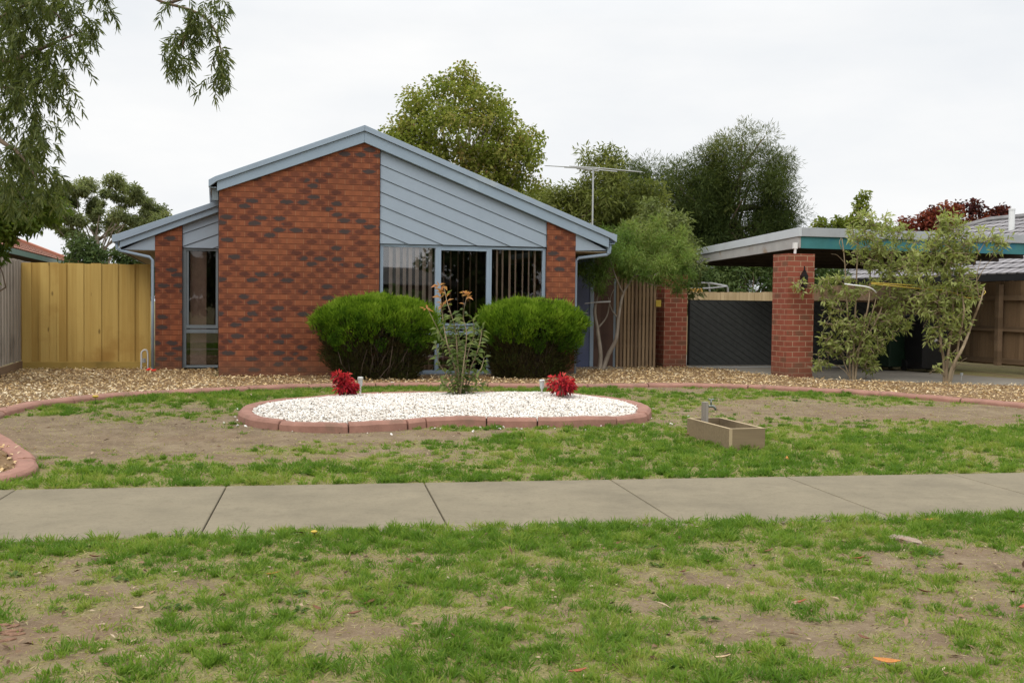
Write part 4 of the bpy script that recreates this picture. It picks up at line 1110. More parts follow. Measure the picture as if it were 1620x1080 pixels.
crown_mesh('crown', C_, R_, 21000, .085, .0095, M['l_feather'], ft, .3, True, .6, tcl, .9, .75)

# --- leafy tree at the left edge and the drooping willow leaved tree in front
tree('bright green leafy tree at the left edge hanging over the grey fence', (-7.1, 13.6, gz0), 1.7, .06,
     [((-6.75, 13.6, 2.4), (.55, .7, .6), 45), ((-6.95, 13.4, 1.75), (.5, .6, .6), 30), ((-6.35, 13.9, 2.45), (.45, .5, .33), 18)], .2, 13000, .085, .04, M['l_left'], M['bark_brown'], .5, n_tip=30, group=None)

wt = thing('tree', 'overhanging willow leaved tree with drooping foliage at the top left', 'tree', (-5.9, 9.2, .05))
wb = np.array([-5.9, 9.2, .05])
def wrel(px, py, Y): return col_at(px, py, Y) - wb
b = MB()
trunk = catmull([(0, 0, -.1), (.1, 0, 1.2), (.05, .05, 2.6), (.2, 0, 3.9), (.5, -.1, 4.8)], .3)
b.tube(trunk, list(np.linspace(.17, .09, len(trunk))), 10)
limb_px = [[(-60, 160, 9.2), (0, 222, 9.0), (25, 238, 8.9), (45, 262, 8.8), (62, 290, 8.8)], [(-80, 20, 9.2), (0, -2, 9.0), (40, 4, 8.9), (80, 15, 8.9), (100, 35, 8.9)], [(-60, 100, 9.2), (20, 95, 9.1), (60, 80, 9.0), (100, 62, 8.9), (130, 50, 8.9)],
           [(-70, -130, 9.2), (100, -90, 9.1), (235, -8, 9.0), (265, 6, 9.0), (305, 17, 9.0), (330, 34, 8.95), (345, 60, 8.9), (352, 95, 8.9)], [(-60, 130, 9.2), (20, 140, 9.2), (70, 130, 9.1), (110, 135, 9.1)], [(-70, 60, 9.2), (60, 0, 9.0), (130, -20, 8.9), (165, -5, 8.9)], [(-50, 200, 9.4), (20, 290, 9.5), (45, 330, 9.5)], [(305, 17, 9.0), (296, 45, 9.0), (288, 75, 9.0)], [(265, 6, 9.0), (330, -14, 9.1), (360, -10, 9.1)]]
for lp in limb_px:
    pts = catmull([wrel(*q) for q in lp], .12); r_ = .03 if len(lp) > 4 else .015
    b.tube(pts, list(np.linspace(r_, .005, len(pts))), 6)
b.build('trunk', M['bark_brown'], wt, smooth=True)
# sprays: hanging twigs dressed with narrow leaves
spots = [(15, 20, 34), (50, 25, 30), (20, 60, 34), (55, 65, 28), (5, 100, 30), (30, 100, 30), (60, 105, 30), (85, 75, 22), (100, 60, 22), (95, 95, 20), (120, 85, 16), (135, 50, 20), (125, 25, 22), (145, 55, 16), (90, 20, 24), (160, 8, 18), (105, 120, 18), (80, 125, 24), (45, 135, 26), (15, 135, 28), (10, 165, 28), (32, 165, 20), (60, 155, 18), (100, 150, 13), (112, 142, 13), (55, 190, 16), (20, 195, 18), (50, 215, 18), (65, 205, 14), (40, 240, 24), (72, 235, 16), (15, 250, 24), (60, 265, 24), (80, 280, 18), (40, 280, 26), (12, 285, 26), (70, 300, 16), (55, 315, 16), (30, 315, 22), (8, 320, 20), (95, 290, 10), (20, 5, 30), (70, 0, 26), (110, 0, 20), (150, -8, 18), (40, -10, 30)]
hang = [(300, 15, 16), (306, 28, 10), (297, 40, 12), (288, 58, 14), (276, 70, 12), (268, 82, 10), (295, 75, 12), (283, 92, 12), (310, 62, 11), (316, 50, 9), (325, 40, 10), (334, 14, 12), (346, 70, 9), (340, 82, 10), (345, 92, 10), (350, 108, 10), (343, 118, 10), (355, 122, 8), (358, 4, 11), (350, 18, 8), (275, 5, 8), (262, 92, 6), (291, 108, 8)]
PP, DD, LL = [], [], []
def spray(c, L_, dirv):
    nseg = 9; p = c.copy(); d = dirv
    for k in range(nseg):
        d = nrm(d + np.array([0, 0, -.28]) + rng.normal(size=3) * .12)
        p = p + d * (L_ / nseg)
        for s_ in (-1, 1, 0):
            side = nrm(np.cross(d, rand_dir(1)[0]))
            PP.append(p + side * .004); DD.append(nrm(d * .75 + side * .75 + np.array([0, 0, -.35]) + rng.normal(size=3) * .15)); LL.append(.075 * random.uniform(.6, 1.25))
for (lst, Y0, dens) in ((spots, 9.0, 7.5), (hang, 8.95, 7.5)):
    for x, y, r in lst:
        for _ in range(max(3, int(dens * (1.5 if lst is spots and x < 75 else 1) * (r / 22) ** 1.4))):
            a = random.uniform(0, 6.28); q = r * random.random() ** .5
            c = wrel(x + math.cos(a) * q, y + math.sin(a) * q - r * .5, Y0 + random.uniform(-.5, .5) * (1 if lst is spots else .35))
            spray(c, random.uniform(.12, .26), nrm(rng.normal(size=3) * [1, .6, .5]))
PP = np.array(PP); DD = np.array(DD); LL = np.array(LL); n = len(PP)
V, Fq = strip_geo(PP, DD, nrm(rand_dir(n) + np.array([0, -.3, .5])), LL, np.full(n, .0115) * rng.uniform(.8, 1.3, n), .25)
quads_mesh('crown', V, Fq, M['l_willow'], wt, tint=np.repeat(np.clip(rng.normal(.42, .2, n), 0, 1), 2))
print('willow', n)

# --- the two clipped hedges
def hedge(label, u, w, rx, ry, h):
    o = thing('hedge', label, 'hedge', HW(u, w), PHI, 'clipped hedges in front of the window')
    n = 68000
    a = rng.uniform(0, 2 * np.pi, n); s = rng.uniform(-.1, 1, n)
    # profile radius against height: waisted foot, bulging shoulder, flat rounded top
    def prof(t): return np.where(t < .62, .68 + .32 * np.clip(t / .62, 0, 1) ** .8, np.clip(1 - ((t - .62) / .40) ** 2.6, 0, 1) ** .5)
    t = rng.uniform(0.02, 1.0, n)
    topm = rng.uniform(size=n) < .42
    rr_ = np.where(topm, rng.uniform(0, 1, n) ** .5, 1.0)
    lump = 1 + .30 * (fbm(a * 2.0, t * 4, 51 + int(u * 9)) - .5) * 2 + .10 * (fbm(a * 9, t * 16, 52) - .5) * 2
    R1 = prof(t) * lump
    tz = np.where(topm, .62 + .40 * np.clip(1 - rr_ ** 2.6, 0, 1) ** .45, t)
    R1 = np.where(topm, rr_ * lump, R1)
    depth = 1 - .22 * rng.uniform(0, 1, n) ** 1.6
    ca, sa = np.cos(a), np.sin(a); ee = .78
    sx_ = np.sign(ca) * np.abs(ca) ** ee; sy_ = np.sign(sa) * np.abs(sa) ** ee
    P = np.stack([sx_ * rx * R1 * depth, sy_ * ry * R1 * depth, tz * h * (1 - .06 * rng.uniform(0, 1, n) ** 2) + .09 * h * (fbm(sx_ * R1 * 3.2, sy_ * R1 * 3.2, 61 + int(u * 5)) - .5) * np.where(topm, 1.6, .3)], 1)
    nor = nrm(np.stack([sx_ / rx * np.where(topm, rr_ ** 2, 1), sy_ / ry * np.where(topm, rr_ ** 2, 1), np.where(topm, 1.2, .1)], 1))
    D = nrm(nor * .55 + rand_dir(n) * .55 + np.array([0, 0, .75])); N = nrm(nor + rand_dir(n) * .5)
    zrel = P[:, 2] / h
    line = .44 + .26 * (fbm(a * 1.5 + u, a * 0 + 3.3, 71) - .5) * 2 + .26 * (fbm(a * 7, zrel * 5, 73) - .5) * 2 - .10 * np.cos(a + .6) 
    green = zrel > line
    green &= ~((fbm(a * 3.3 + 5, zrel * 7, 79 + int(u * 3)) < .30) & (rng.uniform(size=n) < .75))
    keep = green | (rng.uniform(size=n) < .50 + .30 * (fbm(a * 4, zrel * 6, 75)))
    P, D, N, green, zrel, a = P[keep], D[keep], N[keep], green[keep], zrel[keep], a[keep]; n2 = len(P)
    P[~green] *= np.array([.93, .93, 1]); 
    L_ = rng.uniform(.032, .075, n2) * np.where(rng.uniform(size=n2) < .03, 2.0, 1); Wd = rng.uniform(.007, .014, n2)
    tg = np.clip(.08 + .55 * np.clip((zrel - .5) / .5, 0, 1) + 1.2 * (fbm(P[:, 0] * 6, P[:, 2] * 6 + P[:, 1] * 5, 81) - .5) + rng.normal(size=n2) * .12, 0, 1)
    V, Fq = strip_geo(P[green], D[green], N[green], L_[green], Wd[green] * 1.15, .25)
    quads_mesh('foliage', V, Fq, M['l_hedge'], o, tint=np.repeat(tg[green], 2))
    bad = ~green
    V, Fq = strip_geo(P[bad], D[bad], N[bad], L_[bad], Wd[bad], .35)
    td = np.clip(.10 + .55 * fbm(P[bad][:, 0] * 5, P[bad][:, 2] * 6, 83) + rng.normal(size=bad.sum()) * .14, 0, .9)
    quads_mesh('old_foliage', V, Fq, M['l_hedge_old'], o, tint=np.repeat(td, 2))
    b = MB()
    for i in range(170):
        a_ = random.uniform(0, 6.283); e_ = random.uniform(.15, .95); R_ = random.uniform(.6, .93)
        r0_ = random.uniform(0, .35)
        tip = np.array([math.cos(a_) * rx * R_ * float(prof(np.array(e_))), math.sin(a_) * ry * R_ * float(prof(np.array(e_))), e_ * h * .95])
        s0 = np.array([math.cos(a_) * rx * r0_, math.sin(a_) * ry * r0_, -.03]); m_ = s0 * .45 + tip * .55 + np.array([0, 0, -.06 * h]) + rng.normal(size=3) * .11
        pts = catmull([s0, m_, tip], .16); b.tube(pts, list(np.linspace(.010, .003, len(pts))), 4)
    b.build('stems', M['hedge_stem'], o)
    return o
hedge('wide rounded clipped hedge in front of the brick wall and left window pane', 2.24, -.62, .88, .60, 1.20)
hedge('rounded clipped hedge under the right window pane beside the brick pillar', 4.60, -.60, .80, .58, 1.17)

# --- sapling and nandinas in the pebbles
sb = gp(728, 627, .1)
sp_ = thing('sapling', 'slender young shrub with orange new leaves in the centre of the pebble bed', 'shrub', sb)
b = MB(); PP, DD, LL, TT_ = [], [], [], []
stems = [[(728, 627), (722, 590), (708, 545), (700, 500), (697, 462)], [(728, 627), (733, 580), (738, 530), (733, 500), (738, 470)], [(728, 627), (742, 590), (757, 550), (763, 520)], [(726, 627), (712, 600), (695, 575), (690, 545)], [(730, 627), (745, 600), (760, 585), (766, 565)], [(727, 627), (724, 570), (720, 520), (708, 480), (702, 452)], [(727, 627), (730, 560), (725, 530), (722, 505)], [(727, 627), (705, 608), (698, 600)], [(729, 627), (752, 612), (762, 605)], [(728, 627), (715, 560), (700, 535), (692, 520)], [(728, 627), (740, 560), (750, 530), (748, 505)]]
for st in stems:
    c3 = [col_at(x, y, sb[1] + (random.uniform(-.16, .16) if i else 0)) - sb for i, (x, y) in enumerate(st)]
    c3[0] = c3[0] * 0 + np.array([random.uniform(-.02, .02), random.uniform(-.02, .02), -.06])
    pts = catmull(c3, .03); b.tube(pts, list(np.linspace(.011, .003, len(pts))), 6)
    nP = len(pts)
    for i in range(int(nP * .12), nP):
        for _k in range(2 if pts[i][2] < .95 and random.random() < .9 else (1 if random.random() < .6 else 0)):
            d = nrm(pts[min(i + 1, nP - 1)] - pts[i - 1]); side = nrm(np.cross(d, rand_dir(1)[0]))
            f = i / nP; topm = pts[i][2] > 1.05
            PP.append(pts[i]); DD.append(nrm(side + d * .45 + np.array([0, 0, -.15]))); LL.append(random.uniform(.07, .125)); TT_.append(random.uniform(.9, 1.0) if (topm and random.random() < .75) else random.uniform(.05, .68))
for (x, y) in [(697, 455), (735, 458), (700, 478), (675, 483), (740, 462), (693, 445)]:
    c = col_at(x, y + 6, sb[1]) - sb
    for _ in range(7): PP.append(c + rng.normal(size=3) * .01); DD.append(nrm(rng.normal(size=3) + np.array([0, 0, .35]))); LL.append(random.uniform(.06, .10)); TT_.append(random.uniform(.88, 1.0))
b.tube([col_at(700, 535, sb[1]) - sb, col_at(685, 505, sb[1]) - sb, col_at(675, 485, sb[1]) - sb], [.005, .004, .003], 5)
b.build('stem', M['bark_olean'], sp_, smooth=True)
PP = np.array(PP); DD = np.array(DD); LL = np.array(LL); n = len(PP)
V, Fq = leaf_geo(PP, DD, nrm(rand_dir(n) * .5 + np.array([0, -.3, .8])), LL, LL * .40, .18)
quads_mesh('leaves', V, Fq, M['l_sap'], sp_, tint=np.array(TT_))

def nandina(label, px, py, r, hgt):
    c = gp(px, py, .11); o = thing('nandina', label, 'shrub', c)
    hc = rand_dir(17); hc[:, 2] = np.abs(hc[:, 2]); hc = hc * rng.uniform(.45, 1.0, (17, 1)) * [r, r, hgt * .62] + [0, 0, hgt * .36]
    n = 17 * 34; hi_ = np.repeat(np.arange(17), 34); d = rand_dir(n)
    P = hc[hi_] + d * (rng.uniform(.2, 1, n) ** .5 * .05)[:, None]
    D = nrm(d * .8 + rand_dir(n) * .5 + nrm(hc[hi_] * [1, 1, .3]) * .5 + np.array([0, 0, -.3]))
    L_ = rng.uniform(.04, .08, n); V, Fq = leaf_geo(P, D, nrm(rand_dir(n) * .7 + np.array([0, -.2, .6])), L_, L_ * .34, .2)
    t = np.clip(.35 + .35 * d[:, 2] + rng.normal(size=n) * .22, 0, 1)
    quads_mesh('leaves', V, Fq, M['l_nand'], o, tint=t)
    b = MB()
    for i in range(16):
        a = random.uniform(0, 6.28); k = random.uniform(.3, .8)
        b.tube([(random.uniform(-.02, .02), random.uniform(-.02, .02), -.05), (math.cos(a) * r * k * .4, math.sin(a) * r * k * .4, hgt * .35), (math.cos(a) * r * k, math.sin(a) * r * k, hgt * random.uniform(.55, .9))], [.006, .004, .002], 5)
    b.build('stem', M['twig'], o)
nandina('bright red nandina with upright leaves at the left end of the pebble bed', 541, 628, .145, .27)
nandina('crimson nandina with drooping leaves at the right end of the pebble bed', 888, 632, .16, .27)

def solar_light(label, px, py):
    c = gp(px, py, .1); o = thing('solar_light', label, 'garden light', c, 0, 'garden lights in the pebble bed')
    b = MB(); b.tube([(0, 0, -.05), (0, 0, .105)], .0105, 8); b.build('stake', M['steel'], o)
    b = MB(); b.tube([(0, 0, .105), (0, 0, .185)], [.021, .028], 12); b.build('lens', M['lens'], o)
    b = MB(); b.tube([(0, 0, .1855), (0, 0, .205), (0, 0, .212)], [.034, .034, .024], 14); b.build('cap', M['steel'], o)
solar_light('small steel solar light right of the bright red nandina', 570, 625)
solar_light('small steel solar light left of the crimson nandina', 857, 629)
for (px, py, lab) in ((1373, 598, 'small pale solar light beside the left oleander on the driveway edge'), (1521, 603, 'small pale solar light right of the right oleander on the driveway edge')):
    c = gp(px, py); o = thing('solar_light', lab, 'garden light', c, 0, 'garden lights by the driveway')
    b = MB(); b.tube([(0, 0, -.02), (0, 0, .09)], .006, 6); b.build('stake', M['steel'], o)
    b = MB(); b.tube([(0, 0, .09), (0, 0, .135)], [.018, .026], 10); b.build('lens', M['lens'], o)

# --- the two staked oleanders in front of the carport
def oleander(label, base_px, stems, clumps, nl):
    c0 = gp(*base_px); o = thing('oleander', label, 'shrub', c0); Yb = c0[1]
    b = MB()
    for st, r_ in stems:
        c3 = [col_at(x, y, Yb + (random.uniform(-.15, .15) if i else 0)) - c0 for i, (x, y) in enumerate(st)]
        if abs(st[0][1] - base_px[1]) < 12: c3[0][2] = -.06
        pts = catmull(c3, .06); b.tube(pts, list(np.linspace(r_, r_ * .38, len(pts))), 7)
    PP, DD, TT_ = [], [], []
    for (x, y, r) in clumps:
        k = max(3, int((r / 8.0) ** 2 * 3.4))
        for _ in range(k):
            a = random.uniform(0, 6.28); q = r * random.random() ** .5
            cc = col_at(x + math.cos(a) * q, y + math.sin(a) * q, Yb + random.uniform(-1, 1) * min(.38, r * Yb / F * 1.1)) - c0
            ax = nrm(rng.normal(size=3) * [.9, .9, .5] + np.array([math.cos(a) * .5, -.1, .45 - math.sin(a) * .4])); tv = random.uniform(.15, .85)
            b.tube([cc - ax * .13, cc + ax * .06], [.005, .003], 4)
            for j in range(nl):
                s_ = nrm(np.cross(ax, rand_dir(1)[0])); f = random.uniform(-.06, .07)
                PP.append(cc + ax * f); DD.append(nrm(s_ * .8 + ax * (.45 + 3 * max(f, 0)) + np.array([0, 0, -.12]))); TT_.append(np.clip(tv + random.gauss(0, .13), 0, 1))
    b.build('stem', M['bark_olean'], o, smooth=True)
    PP = np.array(PP); n = len(PP); L_ = rng.uniform(.07, .125, n)
    V, Fq = leaf_geo(PP, np.array(DD), nrm(rand_dir(n) * .6 + np.array([0, -.25, .7])), L_, L_ * .31, .12)
    quads_mesh('leaves', V, Fq, M['l_olean'], o, tint=np.array(TT_)); print('oleander', n)
    return o
oleander('left staked oleander shrub with pale green leaves beside the front brick pillar', (1349, 601),
   [([(1345, 601), (1344, 560), (1341, 500), (1338, 440), (1335, 400), (1332, 378)], .02), ([(1349, 601), (1351, 540), (1354, 470), (1356, 410), (1357, 380)], .022), ([(1352, 601), (1360, 545), (1374, 480), (1377, 430), (1379, 395)], .02), ([(1351, 601), (1356, 560), (1385, 510), (1400, 470), (1408, 430), (1412, 390)], .018), ([(1353, 560), (1370, 525), (1384, 480), (1392, 440)], .014), ([(1348, 590), (1330, 560), (1310, 530)], .012), ([(1350, 601), (1335, 585), (1315, 575), (1295, 570)], .008), ([(1335, 400), (1328, 385), (1331, 376)], .008), ([(1338, 418), (1325, 404), (1315, 402)], .005), ([(1344, 510), (1320, 480), (1290, 455), (1272, 452)], .006)],
   [(1362, 358, 22), (1368, 385, 22), (1395, 350, 14), (1400, 380, 24), (1425, 370, 18), (1372, 350, 12), (1445, 372, 12), (1380, 410, 22), (1410, 410, 24), (1440, 408, 18), (1355, 408, 12), (1425, 440, 24), (1400, 445, 18), (1448, 435, 14), (1310, 450, 14), (1330, 450, 14), (1350, 455, 16), (1372, 460, 14), (1298, 455, 10), (1310, 475, 12), (1330, 480, 16), (1315, 505, 16), (1340, 510, 18), (1365, 500, 10), (1420, 475, 22), (1400, 495, 22), (1430, 500, 16), (1380, 520, 18), (1405, 520, 18), (1425, 515, 12), (1330, 535, 18), (1310, 540, 14), (1355, 530, 14), (1365, 550, 18), (1385, 548, 16), (1370, 572, 16), (1335, 560, 14), (1300, 568, 14), (1292, 575, 9), (1378, 585, 10), (1320, 555, 10), (1268, 452, 8), (1262, 450, 6), (1376, 562, 16)], 8)
oleander('right staked oleander shrub with bare pruned branches near the wheelie bins', (1497, 607),
   [([(1494, 607), (1493, 570), (1488, 540), (1486, 500), (1484, 460)], .026), ([(1499, 607), (1507, 580), (1524, 548), (1538, 510), (1550, 480), (1557, 455)], .03), ([(1501, 607), (1512, 570), (1518, 530), (1525, 490), (1518, 440), (1522, 400), (1530, 372)], .022), ([(1496, 607), (1500, 560), (1508, 500), (1503, 440), (1500, 390), (1503, 355)], .022), ([(1540, 420), (1548, 400), (1558, 384), (1569, 366)], .010), ([(1548, 400), (1545, 385), (1549, 373)], .009), ([(1545, 445), (1560, 420), (1580, 400), (1600, 384)], .007), ([(1550, 480), (1545, 440), (1552, 410)], .010), ([(1508, 585), (1520, 572), (1530, 566)], .006), ([(1495, 595), (1482, 585), (1474, 582)], .006)],
   [(1500, 350, 16), (1488, 358, 14), (1515, 362, 16), (1505, 375, 20), (1478, 380, 14), (1490, 395, 20), (1515, 395, 22), (1530, 385, 14), (1470, 405, 16), (1500, 415, 22), (1525, 415, 20), (1455, 425, 16), (1475, 432, 18), (1505, 440, 22), (1530, 440, 14), (1450, 405, 10), (1440, 425, 10), (1460, 462, 18), (1478, 465, 16), (1500, 465, 20), (1525, 465, 18), (1465, 490, 16), (1485, 492, 18), (1510, 492, 18), (1452, 480, 10), (1480, 515, 16), (1500, 518, 16), (1518, 515, 10), (1487, 540, 14), (1472, 530, 9), (1512, 540, 10), (1530, 515, 8), (1540, 460, 12), (1568, 378, 12), (1585, 380, 12), (1575, 392, 10), (1550, 372, 8), (1478, 584, 7), (1505, 560, 8), (1545, 388, 8)], 8)
# ropes tying them up
c0 = gp(1420, 604); Yb = c0[1] - .12
def rope(name, label, pts, mat, r):
    b = MB()
    for pl_ in pts:
        b.tube(catmull([col_at(x, y, Yb + dy) for x, y, dy in pl_], .08), r, 6)
    return tag(b.build(name, mat, smooth=True), label, 'rope')
rope('rope', 'yellow rope tied between the two oleander shrubs', [[(1378, 449, -.1), (1420, 453, -.12), (1470, 458, -.12), (1500, 460, -.2), (1530, 471, -.2), (1552, 468, -.1), (1558, 460, .1), (1530, 458, .3), (1500, 455, .2), (1440, 451, 0), (1378, 447, -.05)]], M['yellow'], .0075)
rope('strap', 'white cloth strap tied across the left oleander', [[(1336, 449, -.12), (1350, 451, -.16), (1368, 453, -.16), (1380, 457, -.1), (1386, 463, -.02)]], M['white_metal'], .011)

# ------------------------------------------------------------------ neighbouring houses
def tiled_slope(b, p0, p1, q1, q0, courses, step=.03):
    """stepped tile courses between an eave edge p0-p1 and an upper edge q0-q1"""
    p0, p1, q0, q1 = [np.array(x, float) for x in (p0, p1, q0, q1)]
    n = nrm(np.cross(p1 - p0, q0 - p0)); n = n if n[2] > 0 else -n
    for i in range(courses):
        f0, f1 = i / courses, min((i + 1.15) / courses, 1.0)
        a, c = p0 + (q0 - p0) * f0, p1 + (q1 - p1) * f0
        d, e = p0 + (q0 - p0) * f1, p1 + (q1 - p1) * f1
        up = n * step
        b.add([a, c, e, d, a + up, c + up, e + up * .15, d + up * .15], [(3, 2, 1, 0), (4, 5, 6, 7), (0, 1, 5, 4), (1, 2, 6, 5), (2, 3, 7, 6), (3, 0, 4, 7)])
def roll_mat(name, c, stain, axis):
    g = G(name); sx = g.n('ShaderNodeSeparateXYZ'); g.nt.links.new(g.coord(), sx.inputs[0])
    w_ = g.m('SINE', g.m('MULTIPLY', sx.outputs[axis], 2 * math.pi / .30))
    n = g.noise(2.5, 5); c = np.array(c)
    k = g.ramp(n, [(.3, tuple(c * .75)), (.7, tuple(c * 1.2))]); k = g.mix(g.sstep(g.noise(6, 5), .55, .7), k, stain)
    k = g.mix(g.sstep(w_, -.55, -.98), k, tuple(c * .3))
    g.base(k); g.rough(.8); g.bump(w_, .8, .05); return g.mat
M['roll_grey_y'] = roll_mat('grey_rolled_tile', (.30, .285, .295), (.22, .21, .21), 'Y')
M['roll_red_y'] = roll_mat('red_rolled_tile', (.37, .17, .115), (.27, .14, .10), 'Y')
def nb_house(label, u_in, u_out, w0, w1, ze, pitch, sgn, tile, wall, gut, flue=False):
    """hip roofed house; eave on the u_in side, ridge parallel to w"""
    o = thing('neighbour_house', label, 'house', HW(0, 0), PHI)
    ur = (u_in + u_out) / 2; hw_ = abs(u_out - u_in) / 2; zr = ze + pitch * hw_
    b = MB()
    tiled_slope(b, (u_in, w0, ze), (u_in, w1, ze), (ur, w1 - hw_, zr), (ur, w0 + hw_, zr), 13)
    tiled_slope(b, (u_out, w0, ze), (u_out, w1, ze), (ur, w1 - hw_, zr), (ur, w0 + hw_, zr), 13)
    tiled_slope(b, (u_in, w1, ze), (u_out, w1, ze), (ur, w1 - hw_, zr), (ur, w1 - hw_, zr), 13)
    tiled_slope(b, (u_in, w0, ze), (u_out, w0, ze), (ur, w0 + hw_, zr), (ur, w0 + hw_, zr), 13)
    rf = b.build('roof', M[tile], o)
    b = MB(); rid = [(u_in, w1, ze), (ur, w1 - hw_, zr), (ur, w0 + hw_, zr), (u_in, w0, ze)]
    for a, c in zip(rid[:-1], rid[1:]): b.tube([np.array(a) + [0, 0, .03], np.array(c) + [0, 0, .03]], .085, 7)
    b.build('ridge_capping', M['tile_grey'] if 'grey' in tile else M['tile_red'], o)
    b = MB(); s_ = -sgn; b.box(min(u_in, u_in - s_ * .11), max(u_in, u_in - s_ * .11), w0, w1, ze - .14, ze - .01); b.build('gutter', gut, o)
    ui, uo = sorted((u_in + sgn * .5, u_out - sgn * .5))
    b = MB(); b.box(ui, uo, w0 + .5, w1 - .5, -.3, ze - .12); b.build('wall', wall, o)
    b = MB(); b.box(min(u_in, u_out) + .02, max(u_in, u_out) - .02, w0 + .02, w1 - .02, ze - .15, ze - .142); b.build('soffit', M['rafter'], o)
    if flue:
        b = MB(); b.tube([flue, (flue[0], flue[1], flue[2] + .62)], .075, 12); b.tube([(flue[0], flue[1], flue[2] + .62), (flue[0], flue[1], flue[2] + .66)], .085, 12); b.build('flue', M['white_metal'], o, smooth=False)
    return o
M['gut_green'] = paint('dull_green_gutter', (.10, .17, .14), .5, .1, 5)
nb_house('neighbouring house with grey tiled hip roof and white flue beyond the right boundary fence', 16.0, 24.6, -7, 12.8, 1.90, .385, 1, 'roll_grey_y', M['rafter'], M['black'], flue=(19.2, 6.3, 3.02))
nb_house('neighbouring house with red terracotta tiled roof and green gutter beyond the left fence', -4.6, -13.6, 7.5, 25, 2.32, .40, -1, 'roll_red_y', M['brick'], M['gut_green'])
# glossy climber on the left fence corner
cw = col_at(82, 412, HW(-3.0, 3.6)[1] + .5)
tree('glossy green climber spilling over the corner of the grey and yellow fences', (cw[0], cw[1], HZ), 1.7, .03,
     [((cw[0], cw[1], 1.74), (.36, .3, .10), 16), ((cw[0] + .3, cw[1] + .1, 1.70), (.22, .2, .1), 8)], .085, 900, .075, .04, M['l_vine'], M['bark_brown'], .3, name='climber', cat='climber', n_tip=12)

# trampoline frame behind the tan fence
tf = thing('trampoline_frame', 'grey trampoline safety frame showing above the orange fence panel', 'trampoline', HW(0, 0), PHI)
def hl(px, py, w):
    d = ray(px, py); s_ = (w - (CAM - H0) @ WV) / (d @ WV); p = CAM + s_ * d - H0
    return (float(p @ U), w, float(p[2]))
b = MB(); b.tube(catmull([hl(1078, 451, 9.6), hl(1100, 448.5, 9.4), hl(1122, 448, 9.2), hl(1150, 453, 8.6)], .2), .03, 7)
b.tube(catmull([hl(1150, 453, 8.6), hl(1120, 456, 8.2), hl(1090, 456, 8.3)], .2), .02, 7); b.build('top_ring', M['iron_sheet'], tf)
for px, py, w in ((1121.5, 448.5, 9.2), (1151, 454, 8.6)):
    p = hl(px, py, w); b = MB(); b.tube([p, (p[0] + .22, w, -.1)], .028, 7); b.build('pole', M['galv'], tf)

# ------------------------------------------------------------------ across the street (seen only in the window glass)
oh = thing('opposite_house', 'low brick house with dark roof across the street', 'house', (11.5, -19, 0), 0)
b = MB(); b.box(-4, 4.5, -4, 4, -.5, 2.2); b.build('wall', M['entry'], oh)
b = MB(); b.prism([(-4.6, 2.15), (5.1, 2.15), (2.0, 2.95), (-1.4, 2.95)], -4.5, 4.5); b.build('roof', M['tile_grey'], oh)
def far_tree(label, x, y, h, r, n=5000):
    tree(label, (x, y, -.3), h * .4, .25, [((x, y, h * .55), (r, r, h * .5), 60)], .7, n, .45, .26, M['l_dark'], M['bark_brown'], .3)
far_tree('wide dark street tree across the road, to the right', 18.0, -15.5, 6.5, 3.4)
far_tree('dark street tree across the road, at the far right', 24.5, -14, 7.5, 3.8)
far_tree('small dark street tree across the road near the low house', 12.2, -13.5, 1.5, 1.0, 2500)
far_tree('tall dark tree across the road, behind the viewer', 4.6, -16, 7.0, 3.6)

# ------------------------------------------------------------------ timber box with tap
pa, pb, pc = gp(1153, 712), gp(1210, 710.5), gp(1100, 687)
dirx = nrm((pb - pa) * [1, 1, 0]); diry = np.array([-dirx[1], dirx[0], 0])
ang = math.atan2(dirx[1], dirx[0]); Lx = float(np.linalg.norm((pb - pa)[:2])); Ly = float((pc - pa)[:2] @ diry[:2])
bx_ = thing('timber_box', 'low open timber box round the garden tap on the lawn', 'planter box', (pa[0], pa[1], float(zg(pa[0], pa[1]))), ang)
hB = .195
for nm, (x0, x1, y0, y1) in {'front_board': (.031, Lx, 0, .03), 'back_board': (.031, Lx, Ly - .03, Ly), 'long_board': (0, .03, 0, Ly), 'right_board': (Lx - .03, Lx, .031, Ly - .031)}.items():
    b = MB(); b.box(x0, x1, y0, y1, -.04, hB); b.box(x0, x1, y0, y1, hB + .0005, hB + .002, 1)
    if nm == 'long_board': b.box(x0, x1, -.0025, -.0005, -.02, hB - .001, 1)
    b.build('side_board', [M['timberbox'], M['timberend']], bx_)
tp = thing('garden_tap', 'grey timber post with brass tap standing inside the timber box', 'tap', HW(0, 0), 0)
pt = pa + dirx * .10 + diry * (Ly - .18); tp.location = (pt[0], pt[1], float(zg(pt[0], pt[1]))); tp.rotation_euler = (0, 0, ang)
b = MB(); b.box(-.026, .026, -.026, .026, -.05, .345); b.build('post', M['post_grey'], tp, bevel=.003)
b = MB(); b.tube([(.027, 0, .30), (.06, 0, .305), (.085, 0, .30), (.105, 0, .285), (.112, 0, .265)], [.012, .014, .014, .012, .011], 10); b.tube([(.062, 0, .31), (.062, 0, .345), (.062, 0, .36)], [.011, .009, .007], 8); tpb = b.build('tap', M['brass'], tp, smooth=True)
b = MB(); b.tube([(.035, 0, .37), (.062, 0, .362), (.089, 0, .37)], .008, 8); b.build('handle', M['brass'], tpb)

